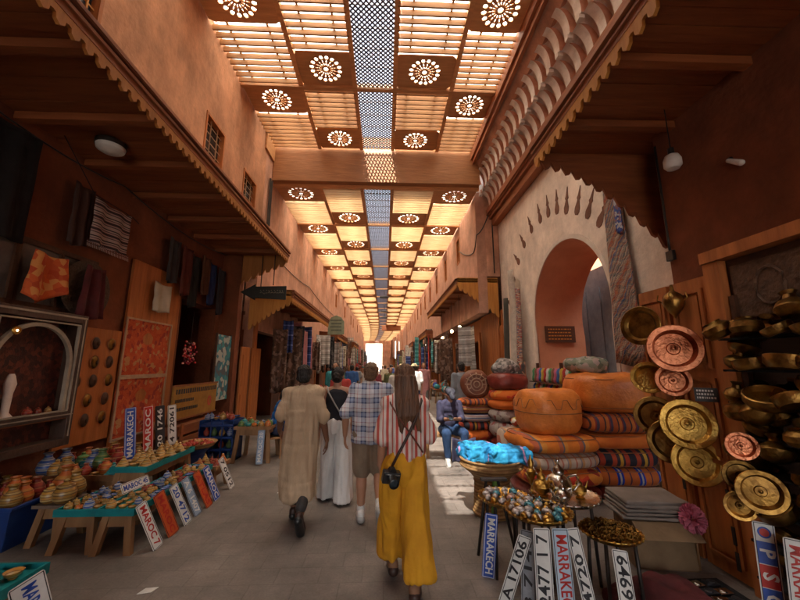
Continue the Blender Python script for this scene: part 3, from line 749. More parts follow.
def figure(name, label, J, skin, scale=1.0, build=1.0, vox=.0085, loc=(0, 0, 0), rz=0, hands=True, group=None, face=True, cat='person', bare_feet=True):
    o = thing('person', label, cat, loc, (0, 0, rz), group); o.scale = (scale,)*3
    j = dict(STD); j.update(J); V = {k: Vector(v) for k, v in j.items()}; b = build; mb = MB()
    pe, ch, nk, hd = V['pelvis'], V['chest'], V['neck'], V['head']
    up = (nk-pe)
    def sec(t, rx, ry, off=0): c = pe + up*t; return (c, rx*b, ry*b)
    # torso as stacked ellipsoids along the spine
    for t, rx, ry, rz_ in ((0, .165, .115, .12), (.18, .15, .11, .12), (.38, .135, .10, .13), (.6, .16, .108, .14), (.8, .165, .10, .12)):
        c = pe + up*t; mb.ell(c, (rx*b*.84, ry*b*.84, rz_), 18, 10)
    mb.caps(V['shl'], V['shr'], .050*b, .050*b, 12); mb.caps(nk - Vector((0, 0, .07)), hd - Vector((0, .01, .05)), .062, .052, 12)
    mb.caps(nk-Vector((.02, 0, .03)), V['shl'], .055, .05); mb.caps(nk-Vector((-.02, 0, .03)), V['shr'], .055, .05)
    fd = Vector(j.get('look', (0, 1, 0))).normalized(); sdv = fd.cross(Vector((0, 0, 1))).normalized(); upv = sdv.cross(fd)
    H = lambda x, y, z: hd + sdv*x + fd*y + upv*z
    rot = Matrix((sdv, fd, upv)).transposed().to_euler()
    mb.ell(H(0, -.012, .025), (.076, .095, .092), 20, 14, rot); mb.ell(H(0, .012, -.035), (.058, .072, .078), 18, 12, rot)
    mb.caps(H(0, .03, -.085), H(0, .072, -.088), .03, .022, 10)      # jaw and chin
    mb.caps(H(0, .083, .018), H(0, .104, -.022), .009, .014, 8)    # nose
    mb.caps(H(-.035, .073, .035), H(.035, .073, .035), .012, .012, 8)  # brow
    mb.caps(H(-.02, .083, -.052), H(.02, .083, -.052), .009, .009, 8)  # lips
    for s in (-1, 1): mb.ell(H(s*.078, -.005, -.005), (.010, .022, .034), 10, 8, rot)
    for s, a, e, w_, hd_, pn in ((-1, 'shl', 'ell', 'wrl', 'hdl', 'pnl'), (1, 'shr', 'elr', 'wrr', 'hdr', 'pnr')):
        mb.caps(V[a], V[a]*.6+V[e]*.4, .046*b, .043*b); mb.caps(V[a]*.6+V[e]*.4, V[e], .043*b, .036*b)
        m_ = V[e]*.7+V[w_]*.3; mb.caps(V[e], m_, .038*b, .039*b); mb.caps(m_, V[w_], .039*b, .026)
        if hands: hand(mb, V[w_], V[hd_], s, V[pn])
        else: mb.caps(V[w_], V[w_] + V[hd_].normalized()*.12, .03, .02, 8)
    for s, h, k, a, t in ((-1, 'hipl', 'knl', 'anl', 'tol'), (1, 'hipr', 'knr', 'anr', 'tor')):
        mb.caps(V[h], V[k], .088*b, .055*b); m_ = V[k]*.65+V[a]*.35 + (V[h]-V[k]).cross(Vector((1, 0, 0))).normalized()*0
        back = Vector((0, -.018, 0)); mb.caps(V[k], m_+back, .054*b, .056*b); mb.caps(m_+back, V[a], .054*b, .036); foot(mb, V[a], V[t])
    body = remesh(mb, 'body', skin, o, vox, 3)
    if face:
        for s in (-1, 1):
            MB().ell(H(s*.031, .079, .012), (.012, .008, .007), 10, 8, rot).build('eye', M_ink, o, smooth='all')
    return o, V, H, rot
def hair_cap(o, H, rot, m, vox=.008, long=0, extra=None, top=1.0):
    mb = MB(); mb.ell(H(0, -.026, .042), (.084, .094, .088*top), 20, 12, rot); mb.ell(H(0, -.045, -.015), (.076, .068, .075), 18, 12, rot)
    if extra: extra(mb)
    return remesh(mb, 'hair', m, o, vox, 2, lambda p: .009*noise.noise(p*30) + .008*noise.noise(Vector((p.x*95, p.y*95, p.z*30))))
def seat_loft(mb, a, b, ra, rb, n=20): mb.caps(a, b, ra, rb, n)
def sleeve(mb, a, e, t, r0, r1):
    a, e = Vector(a), Vector(e); mb.caps(a, a + (e-a)*t, r0, r1, 14)
def shoe(o, a, t, m, sole, high=.03, nm='shoe'):
    a, t = Vector(a), Vector(t); mb = MB(); d = (t-a); heel = a - d*.26 - Vector((0, 0, .03)); 
    tip = t + d*.25; mb.caps(heel, t + Vector((0, 0, .0)), .043, .046, 14); mb.caps(t, tip, .046, .034, 14); mb.caps(a + Vector((0, 0, high)), heel*.5+t*.5, .046, .04, 14); mb.caps(a + Vector((0, 0, high)), heel + Vector((0, 0, .02)), .046, .042, 14)
    s = remesh(mb, nm, m, o, .009, 3)
    f = Vector((d.x, d.y, d.z)).normalized(); dn = f.cross(Vector((1, 0, 0))).normalized(); dn = dn if dn.z < 0 else -dn
    mb = MB(); mb.caps(heel + dn*.03, t + dn*.034, .044, .046, 14); mb.caps(t + dn*.034, tip + dn*.026, .046, .036, 14)
    q = remesh(mb, 'sole', sole, s, .009, 1)
    return s
# man in a long tan tunic ------------------------------------------------------------
M_tan = mat('tan_linen', (.52, .38, .25), (.42, .30, .19), .9, scale=4, st=(1, 1, .4), bump=.3, bsc=60)
Jt = dict(look=(.05, 1, 0), anl=(-.09, .20, .10), tol=(-.10, .35, .05), knl=(-.10, .20, .50), knr=(.085, .05, .49), anr=(.075, -.26, .19), tor=(.08, -.17, .05),
    shl=(-.155, 0, 1.375), shr=(.155, 0, 1.375), ell=(-.23, -.03, 1.12), wrl=(-.28, .13, .95), elr=(.235, -.05, 1.10), wrr=(.275, .03, .86), hdl=(0, .8, -.5))
o, V, H, rot = figure('tunic', 'man in a long tan tunic and dark slippers, leftmost of the four walkers', Jt, M_skin_dk, .985, 1.05, .0085, (-.90, 4.05, 0))
hair_cap(o, H, rot, M_hair_dk, top=.95)
mb = MB()
mb.loft([(0,0,1.46,.075,.07),(0,0,1.43,.13,.09),(0,0,1.39,.18,.115),(0,0,1.28,.19,.13),(0,0,1.1,.19,.14),(0,0,.92,.19,.15),(0,.0,.7,.185,.17),(0,0,.48,.18,.19),(.0,-.01,.33,.175,.205),(.0,-.01,.31,.17,.20)])
for s, a, e in ((-1, 'shl', 'ell'), (1, 'shr', 'elr')): mb.caps(V[a]+Vector((-s*.02, 0, -.01)), V[e]*.92+V[a]*.08+Vector((s*.01, 0, 0)), .064, .068, 16)
mb.caps(V['shl'], V['shr'], .076, .076)
f1 = folds(5, 1.0, .045, 3); f2 = folds(16, 2.0, .020, 9)
remesh(mb, 'tunic', M_tan, o, .011, 6, lambda p: (f1(p) if p.z < 1.2 else f1(p)*.5) + f2(p) + .006*noise.noise(Vector((p.x*4, p.y*4, p.z*22))))
M_slip = mat('dark_leather', (.045, .02, .014), (.03, .014, .01), .5)
for a, t in (('anl', 'tol'), ('anr', 'tor')): shoe(o, V[a], V[t], M_slip, M_black_pl, -.015, 'slipper')
mb = MB()
for k, a in (('knl', 'anl'), ('knr', 'anr')): mb = MB(); mb.caps(V[k], V[a]*.85+V[k]*.15+Vector((0, 0, .03)), .072, .056, 14); remesh(mb, 'trouser_leg', mat('dark_trousers', (.04, .035, .035)), o, .012, 3)
# woman in black top and white trousers ---------------------------------------------
Jw = dict(look=(.1, 1, 0), knl=(-.09, .12, .5), anl=(-.09, .06, .09), tol=(-.1, .2, .03), knr=(.09, .0, .5), anr=(.1, -.10, .1), tor=(.11, .02, .03), shl=(-.16, 0, 1.37), shr=(.16, 0, 1.37),
    ell=(-.21, -.02, 1.1), wrl=(-.22, .06, .88), elr=(.235, -.02, 1.11), wrr=(.20, .03, .88))
o, V, H, rot = figure('w', 'woman in a black sleeveless top and wide white trousers walking away', Jw, M_skin, .965, .93, .0085, (-.62, 4.75, 0))
hair_cap(o, H, rot, M_hair_dk, extra=lambda mb: mb.ell(H(0, -.10, .01), (.05, .05, .055), 14, 10))
mb = MB(); mb.loft([(0,.0,1.40,.10,.07),(0,0,1.37,.135,.098),(0,0,1.28,.158,.118),(0,0,1.15,.142,.115),(0,0,1.05,.132,.112),(0,0,.99,.138,.114),(0,0,.975,.135,.11)])
remesh(mb, 'tank_top', mat('black_knit', (.02, .022, .03), (.012, .013, .018), .9), o, .01, 3, folds(8, 3, .010, 5))
mb = MB()
for s, x in ((-1, -.09), (1, .09)):
    k = V['anl' if s < 0 else 'anr']
    mb.loft([(x*.9, 0, .98, .09, .115), (x, 0, .9, .10, .13), (x*1.05, k.y*.3, .7, .10, .125), (x*1.1, k.y*.55, .45, .10, .125), (x*1.15+s*.01, k.y*.8, .2, .108, .13), (x*1.2+s*.01, k.y, .055, .115, .135), (x*1.2+s*.01, k.y, .04, .11, .13)], 24)
mb.loft([(0, 0, .85, .15, .12), (0, 0, .90, .168, .135), (0, 0, 1.0, .15, .125)])
f1 = folds(13, .9, .040, 7)
remesh(mb, 'trousers', mat('white_cotton', (.74, .73, .72), (.62, .61, .60), .9, scale=4), o, .010, 4, f1)
for a, t in (('anl', 'tol'), ('anr', 'tor')): shoe(o, V[a], V[t], M_slip, M_black_pl, -.02, 'sandal')
MB().tube([(-.13, -.03, 1.43), (-.10, -.105, 1.36), (0, -.135, 1.2), (.10, -.13, 1.05), (.15, -.09, .95)], .010, 6).build('strap', mat('grey_strap', (.4, .38, .36)), o, smooth='all')
# man in plaid shirt -----------------------------------------------------------------
Jp = dict(look=(.15, 1, 0), knl=(-.09, .02, .5), anl=(-.09, .0, .09), tol=(-.11, .16, .03), knr=(.10, .06, .49), anr=(.12, -.32, .24), tor=(.13, -.26, .09),
    ell=(-.275, -.04, 1.1), wrl=(-.29, .08, .87), elr=(.26, -.02, 1.1), wrr=(.25, .1, .88))
o, V, H, rot = figure('p', 'man in a blue and white plaid shirt, khaki shorts and white trainers walking away', Jp, M_skin, 1.0, 1.06, .0085, (-.16, 4.15, 0))
hair_cap(o, H, rot, M_hair_sand)
M_plaid = bands('plaid_cloth', [(3, (.62, .63, .68)), (1, (.05, .07, .17)), (2, (.30, .36, .50)), (1, (.04, .05, .12)), (2, (.66, .62, .62)), (.5, (.45, .12, .14))], 0, .135, .9, .2, .01, 2, [(3, (.66, .67, .72)), (1, (.05, .07, .17)), (2, (.28, .34, .50)), (1, (.04, .05, .12)), (2, (.66, .64, .64)), (.5, (.35, .1, .12))], .15)
mb = MB(); mb.loft([(0,0,1.47,.085,.08),(0,0,1.43,.13,.10),(0,0,1.39,.205,.12),(0,0,1.28,.215,.14),(0,0,1.1,.205,.145),(0,0,.95,.20,.15),(0,0,.84,.205,.155),(0,0,.82,.20,.15)])
for s, a, e in ((-1, 'shl', 'ell'), (1, 'shr', 'elr')): mb.caps(V[a]+Vector((-s*.02, 0, -.01)), V[e]*.85+V[a]*.15, .074, .072, 16)
mb.caps(V['shl'], V['shr'], .078, .078)
f1 = folds(10, 2, .034, 13)
remesh(mb, 'shirt', M_plaid, o, .0105, 4, lambda p: f1(p)+.006*noise.noise(Vector((p.x*6, p.y*6, p.z*18))))
mb = MB(); mb.ell((0, 0, 1.455), (.085, .08, .03), 16, 8); remesh(mb, 'collar', M_plaid, o, .01, 2)
mb = MB()
for s, h, k in ((-1, 'hipl', 'knl'), (1, 'hipr', 'knr')): mb.caps(V[h]+Vector((0, 0, .0)), V[k]*.95+V[h]*.05, .118, .098, 18)
mb.ell((0, 0, .9), (.175, .13, .1))
remesh(mb, 'shorts', mat('khaki_cotton', (.27, .20, .14), (.20, .145, .10), .9), o, .011, 3, folds(9, 3, .014, 17))
for a, t in (('anl', 'tol'), ('anr', 'tor')): shoe(o, V[a], V[t], M_white, mat('grey_rubber', (.45, .45, .44), rough=.7), .01, 'trainer')
for k, a in (('anl', 'knl'), ('anr', 'knr')): mb = MB(); mb.caps(V[k]+Vector((0, 0, .0)), V[k]*.8+V[a]*.2, .047, .047, 14); remesh(mb, 'sock', M_white, o, .01, 1)
# woman with striped shirt and yellow trousers ------------------------------------------
Js = dict(look=(.12, 1, 0), shl=(-.135, 0, 1.37), shr=(.135, 0, 1.37), knl=(-.085, .14, .5), anl=(-.09, .22, .10), tol=(-.1, .36, .04), knr=(.07, .03, .5), anr=(.06, -.12, .10), tor=(.08, .02, .03),
    ell=(-.185, -.01, 1.10), wrl=(-.20, .08, .88), elr=(.18, .04, 1.11), wrr=(.13, .24, 1.0), hdl=(.05, .45, -1), hdr=(-.3, 1, -.1))
o, V, H, rot = figure('s', 'woman in a red and white striped shirt and yellow trousers with long brown hair', Js, M_skin, .985, .86, .0075, (.165, 2.95, 0))
def lh(mb):
    mb.loft([(0,-.055,1.60,.088,.07),(0,-.06,1.52,.095,.07),(.01,-.075,1.44,.098,.062),(.015,-.105,1.36,.094,.05),(.02,-.115,1.29,.088,.042),(.02,-.112,1.25,.074,.03),(.02,-.108,1.235,.06,.02)], 22)
    for k in range(9):
        x = -.075+.019*k; mb.tube([(x, -.07, 1.55), (x*1.05+.01, -.105, 1.40), (x*1.0+.02, -.13, 1.28), (x*1.05+.02+random.uniform(-.02, .02), -.12, 1.20-random.uniform(-.02, .05))], [.02, .018, .014, .006], 8)
mb = MB(); mb.ell(H(0, -.022, .045), (.086, .098, .088), 20, 12, rot); mb.ell(H(0, -.045, -.015), (.083, .075, .08), 18, 12, rot); lh(mb)
remesh(mb, 'hair', M_hair_br, o, .007, 2, lambda p: .006*noise.noise(Vector((p.x*55, p.y*40, p.z*5))) + .004*noise.noise(Vector((p.x*120, p.y*60, p.z*9))))
M_stripe = bands('striped_shirt_cloth', [(1.2, (.55, .10, .075)), (1.4, (.74, .64, .58)), (.5, (.55, .12, .09)), (1.2, (.74, .64, .58))], 0, .075, .9, .2, .008)
mb = MB(); mb.loft([(0,0,1.46,.075,.07),(0,0,1.425,.12,.09),(0,0,1.385,.155,.105),(0,0,1.27,.165,.12),(0,0,1.13,.155,.125),(0,0,1.02,.148,.13),(0,0,.965,.142,.13),(0,0,.94,.13,.12)])
for s, a, e in ((-1, 'shl', 'ell'), (1, 'shr', 'elr')): mb.caps(V[a]+Vector((-s*.02, 0, -.01)), V[e]*.95+V[a]*.05, .068, .076, 16)
mb.caps(V['shl'], V['shr'], .075, .075)
f1 = folds(11, 1.8, .038, 21)
remesh(mb, 'shirt', M_stripe, o, .010, 4, lambda p: f1(p)+.007*noise.noise(Vector((p.x*7, p.y*7, p.z*16))))
mb = MB(); mb.loft([(0,0,.78,.12,.11),(0,0,.86,.150,.145),(0,0,.93,.145,.135),(0,0,.99,.128,.115),(0,0,1.0,.126,.112)])
for s, x in ((-1, -.085), (1, .085)):
    k = V['anl' if s < 0 else 'anr']
    mb.loft([(x*.85, 0, .92, .075, .12), (x*.9, k.y*.1, .82, .085, .14), (x*.95, k.y*.3, .6, .096, .14), (x*1.03, k.y*.6, .4, .104, .145), (x*1.02, k.y*.85, .26, .112, .15), (x*1.02, k.y*.95, .20, .114, .15), (x*1.02, k.y*.95, .185, .108, .145)], 26)
f1 = folds(9, .8, .038, 31); f2 = folds(22, 2.2, .018, 4)
remesh(mb, 'trousers', mat('yellow_cotton', (.68, .33, .012), (.56, .25, .008), .85, scale=4), o, .009, 4, lambda p: f1(p)+f2(p))
MB().lathe([(.130, .96), (.138, .97), (.138, .995), (.130, 1.005)], n=32, squash=None).build('waistband', MC['yellow_cotton'], o, smooth=True).scale = (1, .87, 1)
for a, t in (('anl', 'tol'), ('anr', 'tor')): shoe(o, V[a], V[t], mat('tan_leather', (.30, .15, .08)), M_slip, -.025, 'sandal')
st = MB().tube([(.135, .02, 1.435), (.13, -.07, 1.40), (.09, -.135, 1.30), (.02, -.155, 1.16), (-.06, -.165, 1.02), (-.11, -.17, .93)], .011, 6).build('camera_strap', M_slip, o, smooth='all')
MB().tube([(-.135, .0, 1.435), (-.12, -.09, 1.38), (-.05, -.14, 1.27), (.05, -.155, 1.14), (.13, -.13, 1.02)], .007, 6).build('bag_strap', mat('brown_strap', (.16, .05, .03)), o, smooth='all')
ca = thing('camera', 'black camera hanging on a strap at the hip of the woman in yellow trousers', 'camera', (.165-.115, 2.95-.205, .86), (.2, .15, .25))
MB().box(-.065, .065, -.03, .03, -.045, .04).build('camera_body', M_black_pl, ca, bevel=.008)
MB().prism([(-.028, .04), (-.018, .062), (.018, .062), (.028, .04)], .05, 'y', -.025).build('viewfinder', M_black_pl, ca)
le = MB().lathe([(.034, 0), (.036, .03), (.034, .06), (.036, .075), (.030, .078), (.027, .06)], (0, 0, 0), 20, axis='y'); q = le.build('lens', M_black_pl, ca, smooth=True, rot=(0, 0, PI), loc=(.0, -.03, -.005))
MB().lathe([(.0, .062), (.027, .062), (.0, .066)], (0, 0, 0), 16, axis='y').build('glass', M_glass_dk, q, smooth=True)
MB().box(-.055, .055, -.0325, -.0302, .022, .030).build('badge', M_silver, ca)

# seated man with a phone, at right ------------------------------------------------------
def seated(label, loc, rz, shirt, legs, hairm, skin, s=1.0, hat=None, phone=True, vox=.011):
    Jx = dict(pelvis=(0, 0, .52), chest=(0, .06, .82), neck=(0, .12, 1.0), head=(0, .17, 1.12), look=(0, 1, -.55), shl=(-.17, .08, .95), shr=(.17, .08, .95),
        ell=(-.21, .16, .70), elr=(.21, .16, .70), wrl=(-.06, .36, .72), wrr=(.06, .36, .72), hdl=(.35, 1, .1), hdr=(-.35, 1, .1), pnl=(.3, 0, 1), pnr=(-.3, 0, 1),
        hipl=(-.1, .02, .50), hipr=(.1, .02, .50), knl=(-.16, .43, .50), knr=(.16, .43, .50), anl=(-.14, .42, .09), anr=(.14, .40, .09), tol=(-.16, .56, .03), tor=(.16, .54, .03))
    o, V, H, rot = figure('x', label, Jx, skin, s, 1, vox, loc, rz)
    if hat: hair_cap(o, H, rot, hairm, .01); mb = MB(); mb.ell(H(0, -.015, .06), (.092, .105, .07), 18, 10, rot); mb.caps(H(0, .08, .05), H(0, .14, .03), .05, .045, 14); remesh(mb, 'cap', hat, o, .01, 2)
    else: hair_cap(o, H, rot, hairm, .01)
    mb = MB(); a, b_ = V['pelvis'], V['neck']
    for t, rx, ry in ((0, .18, .14), (.25, .175, .13), (.5, .18, .13), (.75, .19, .12), (.9, .16, .10)): mb.ell(a*(1-t)+b_*t, (rx, ry, .12))
    for ss, q, e, w_ in ((-1, 'shl', 'ell', 'wrl'), (1, 'shr', 'elr', 'wrr')): mb.caps(V[q], V[e], .075, .062, 14); mb.caps(V[e], V[e]*.7+V[w_]*.3, .062, .055, 14)
    remesh(mb, 'shirt', shirt, o, .012, 3, folds(8, 3, .015, 3))
    mb = MB(); mb.ell(a, (.18, .15, .11))
    for h, k, an in (('hipl', 'knl', 'anl'), ('hipr', 'knr', 'anr')): mb.caps(V[h], V[k], .105, .078, 14); mb.caps(V[k], V[an]*.88+V[k]*.12, .076, .062, 14)
    remesh(mb, 'trousers', legs, o, .012, 3, folds(10, 3, .012, 8))
    for q, t in (('anl', 'tol'), ('anr', 'tor')): shoe(o, V[q], V[t], M_white if phone else M_slip, M_white, 0, 'shoe')
    return o, V
M_shirtnavy = mat('navy_shirt', (.04, .038, .08), (.03, .026, .055), .9); M_jeans = mat('blue_denim', (.018, .05, .13), (.01, .03, .085), .9)
o, V = seated('seated man in a cap, dark blue shirt and jeans looking at a phone', (1.18, 6.72, 0), PI+.1, M_shirtnavy, M_jeans, M_hair_dk, M_skin, 1.0, mat('grey_cap', (.04, .04, .06)))
mb = MB().box(-.035, .035, -.07, .07, -.004, .004)
ph = thing('phone', 'dark phone held in both hands of the seated man in a cap', 'phone', (1.18-.045, 6.72-.47, .765), (.5, 0, .1))
mb.build('case', M_black_pl, ph, bevel=.003); MB().box(-.031, .031, -.064, .064, .0042, .0052).build('screen', M_glass_dk, ph)
t = thing('bench', 'plain wooden bench under the seated man in a cap', 'bench', (1.22, 6.82, 0))
MB().box(-.5, .35, -.17, .2, .37, .41).build('seat', M_stool, t, bevel=.006)
for x in (-.46, .27):
    for y in (-.14, .12): MB().box(x, x+.05, y, y+.05, 0, .368).build('leg', M_stool, t)
o, V = seated('seated person in bright blue shirt on a low stool beside the left stall', (-2.05, 6.95, 0), -1.2, mat('bright_blue_shirt', (.01, .13, .42), (.008, .09, .3), .9), mat('dark_blue_trousers', (.02, .03, .08)), M_hair_dk, M_skin_dk, .95, mat('blue_cap', (.01, .07, .25)), False)
t = thing('stool', 'low wooden stool under the seated person in bright blue', 'stool', (-2.05, 6.93, 0), -1.2)
MB().box(-.2, .2, -.2, .16, .34, .37).build('seat', M_stool, t, bevel=.006)
for x in (-.18, .14):
    for y in (-.17, .10): MB().box(x, x+.04, y, y+.04, 0, .338).build('leg', M_stool, t)

# walkers farther down the street -------------------------------------------------------
def walker(label, loc, rz, top, legs, hair, s=1.0, skin=None, vox=.02, longtop=0, ph=1, hat=None):
    st_ = .12*ph
    Jx = dict(knl=(-.09, .10*ph, .5), anl=(-.09, st_, .09), tol=(-.1, st_+.15, .03), knr=(.09, .0, .5), anr=(.09, -st_, .1), tor=(.1, -st_+.14, .03))
    o, V, H, rot = figure('x', label, Jx, skin or M_skin, s, 1, vox, loc, rz, hands=vox < .016, face=False)
    if hat: hair_cap(o, H, rot, hair, vox*.8); mb = MB(); mb.ell(H(0, 0, .06), (.1, .11, .08), 16, 8); mb.lathe([(.0, .02), (.17, .02), (.17, .035), (.0, .04)], H(0, 0, .03)); remesh(mb, 'hat', hat, o, vox*.7, 1)
    else: hair_cap(o, H, rot, hair, vox*.8)
    lo = .35 if longtop else .88; mb = MB()
    mb.loft([(0,0,1.46,.08,.075),(0,0,1.43,.13,.10),(0,0,1.39,.2,.12),(0,0,1.28,.21,.135),(0,0,1.1,.195,.14),(0,0,max(lo, .9),.2,.15),(0,0,lo,.21,.18 if longtop else .15),(0,0,lo-.02,.2,.15)])
    for ss, q, e in ((-1, 'shl', 'ell'), (1, 'shr', 'elr')): mb.caps(V[q], V[e]*.85+V[q]*.15, .078, .07, 12)
    remesh(mb, 'shirt' if not longtop else 'robe', top, o, vox*.8, 2, folds(8, 2, .014, s*50))
    mb = MB(); mb.ell((0, 0, .9), (.17, .13, .09))
    for h, k, an in (('hipl', 'knl', 'anl'), ('hipr', 'knr', 'anr')): mb.caps(V[h], V[k], .105, .08, 12); mb.caps(V[k], V[an], .08, .066, 12)
    remesh(mb, 'trousers', legs, o, vox*.8, 2)
    return o
def cloth(nm, c, v=.7): return mat(nm, c, tuple(x*v for x in c), .9)
walker('standing person in grey shirt and dark trousers behind the seated man at right', (1.78, 8.3, 0), .3, cloth('grey_shirt', (.22, .24, .27)), cloth('denim2', (.05, .07, .13)), M_hair_dk, 1.02, vox=.013)
crowd = [(-1.0, 8.2, .0, 'red', (.45, .05, .04), 'black'), (.35, 9.0, PI, 'pale', (.65, .58, .50), 'blue'), (-1.35, 9.8, PI, 'teal', (.04, .25, .26), 'grey'), (-.35, 10.8, 0, 'maroon', (.25, .04, .05), 'black'),
         (.95, 11.5, .1, 'white', (.75, .74, .72), 'blue'), (.2, 13.2, PI, 'olive', (.16, .17, .07), 'grey'), (-1.25, 13.6, .2, 'blue', (.04, .12, .35), 'black'), (1.5, 13.8, PI, 'pink', (.6, .28, .28), 'grey'),
         (-.55, 15.5, 0, 'mustard', (.5, .28, .05), 'blue'), (.75, 16.5, PI, 'black', (.03, .03, .035), 'black'), (-1.4, 18, 0, 'grey', (.28, .28, .30), 'blue'), (0, 19.5, .1, 'cream', (.65, .58, .42), 'grey'),
         (1.1, 20.5, PI, 'green', (.06, .22, .09), 'black'), (-.8, 22.5, PI, 'orange', (.55, .18, .04), 'blue'), (.4, 25, 0, 'navy', (.03, .04, .12), 'grey'), (-.2, 29, 0, 'lilac', (.4, .32, .5), 'black'), (.7, 33, 0, 'brown', (.2, .1, .05), 'grey'), (-.9, 36, PI, 'sky blue', (.25, .42, .58), 'blue')]
LC = dict(black=cloth('lb', (.03, .03, .035)), blue=cloth('lbl', (.05, .08, .16)), grey=cloth('lg', (.16, .15, .14)))
for i, (x, y, rz, cn, c, lc) in enumerate(crowd):
    walker(f'person in {cn} {"robe" if i % 5 == 2 else "shirt"} {"facing" if rz > 2 else "walking away from"} the camera in the far crowd', (x, y, 0), rz, cloth('top_'+cn.replace(' ', '_'), c), LC[lc], [M_hair_dk, M_hair_br, M_hair_dk, M_hair_sand][i % 4], .93+.025*((i*7) % 5), M_skin_dk if i % 3 == 0 else M_skin, .016 if y < 14 else .03, i % 5 == 2, 1 if i % 2 else -.8, cloth('straw', (.5, .4, .22)) if i in (4, 9) else None)

# ------------------------------------------------------------------ goods: generic makers
ORD = ['first', 'second', 'third', 'fourth', 'fifth', 'sixth', 'seventh', 'eighth', 'ninth', 'tenth', 'eleventh', 'twelfth', 'thirteenth', 'fourteenth', 'fifteenth', 'sixteenth', 'seventeenth', 'eighteenth', 'nineteenth', 'twentieth']
def cloth_mb(w, h, seed=0, fold=.035, nf=3, taper=1.0, jag=.03):
    """draped cloth hanging in the local y-z plane from z=0 down"""
    def fn(u, v):
        ww = w*(1+(taper-1)*v); y = (u-.5)*ww
        x = fold*(.3+.7*v)*math.sin(u*nf*2*PI+seed) + .02*noise.noise(Vector((u*4+seed, v*3, 0))) * (.4+v)
        z = -v*h*(1+jag*math.sin(u*5+seed)) - .03*math.sin(u*PI)*(1-v)
        return (x, y, z)
    return MB().sheet(fn, 26, 14, .012)
def hang(label, cat, loc, w, h, m, rz=0, group=None, name='hanging_cloth', **k):
    o = cloth_mb(w, h, **k).build(name, m, None, smooth='all', loc=loc, rot=(0, 0, rz)); return tag(o, label, cat, group)
def plate(label, text, board, ink, top, bot, up=1, faceto=(1, 0, 0), w=.115, l=.52, group=None, badge=None, sz=.085):
    """licence-plate style enamel plate from top point to bottom point, text along its length"""
    w *= .9; sz *= .92; top, bot = Vector(top), Vector(bot); d = (top-bot).normalized(); n = Vector(faceto); n = (n - d*n.dot(d)).normalized()
    X = d*up; Z = n; Y = Z.cross(X)
    rot = Matrix((X, Y, Z)).transposed().to_euler(); c = bot + d*l/2 + n*.006
    t = thing('number_plate', label, 'number plate', c, rot, group)
    r = .014; pts = []
    for cx, cy, a0 in ((l/2-r, w/2-r, 0), (-l/2+r, w/2-r, 90), (-l/2+r, -w/2+r, 180), (l/2-r, -w/2+r, 270)):
        for k in range(4): a = R(a0+30*k); pts.append((cx+r*math.cos(a), cy+r*math.sin(a)))
    edge = M_white if board in (M_blue, M_red) else M_ink
    MB().prism(pts, .004, 'z', -.004).build('plate', board, t)
    mb = MB(); e = .006
    for x0, x1, y0, y1 in ((-l/2+e, l/2-e, w/2-e-.004, w/2-e), (-l/2+e, l/2-e, -w/2+e, -w/2+e+.004), (-l/2+e, -l/2+e+.004, -w/2+e+.0041, w/2-e-.0041), (l/2-e-.004, l/2-e, -w/2+e+.0041, w/2-e-.0041)): mb.box(x0, x1, y0, y1, 0, .0015)
    mb.build('border', edge, t)
    tm = text_mesh(text, sz, ink, 'lettering', .001, l*.86, .0016); obj('lettering', tm, t, (0, 0, .0012))
    return t
GLZ = [bands('glaze_'+n_, cs, 2, pr_, .3, .1, .004, vary=.3) for n_, cs, pr_ in (
    ('amber', [(2, (.48, .25, .05)), (.6, (.12, .05, .02)), (1.4, (.55, .38, .15)), (.5, (.2, .09, .03))], .031), ('blue', [(2, (.04, .10, .34)), (1.2, (.42, .42, .40)), (.6, (.03, .07, .25)), (.8, (.40, .40, .38))], .034),
    ('orange', [(3, (.52, .13, .03)), (.6, (.15, .04, .02)), (2, (.50, .22, .05))], .04), ('turquoise', [(3, (.03, .24, .25)), (.5, (.3, .26, .14)), (2, (.02, .17, .19))], .038),
    ('red', [(3, (.36, .04, .025)), (.5, (.5, .3, .1)), (2, (.25, .03, .02))], .036), ('green', [(2, (.07, .17, .05)), (.6, (.4, .34, .1)), (2, (.12, .24, .09))], .034))]
PROF = dict(bowl=[(.015, 0), (.022, .002), (.022, .008), (.040, .022), (.052, .044), (.049, .044), (.036, .024), (.01, .012)],
    vase=[(.028, 0), (.05, .02), (.062, .06), (.052, .10), (.026, .13), (.022, .15), (.034, .165), (.028, .165), (.018, .15)],
    tagine=[(.045, 0), (.062, .012), (.066, .024), (.055, .028), (.045, .045), (.022, .085), (.012, .10), (.016, .108), (.004, .118)],
    pot=[(.03, 0), (.048, .015), (.052, .05), (.040, .075), (.036, .078), (.040, .085), (.012, .10), (.014, .112), (.003, .118)],
    ball=[(.01, 0), (.035, .006), (.045, .03), (.035, .055), (.012, .064), (.010, .075), (.003, .078)])
CER = {}
def ceramic(kind, gi):
    if (kind, gi) not in CER: CER[kind, gi] = MB().lathe(PROF[kind], n=16).mesh(kind, GLZ[gi], smooth=True)
    return CER[kind, gi]
KN = dict(bowl=('bowl', 'bowl'), vase=('vase', 'vase'), tagine=('tagine', 'tagine pot'), pot=('lidded_pot', 'pot'), ball=('ceramic_ornament', 'ornament'))
GN = ['amber', 'blue and white', 'orange', 'turquoise', 'dark red', 'green']
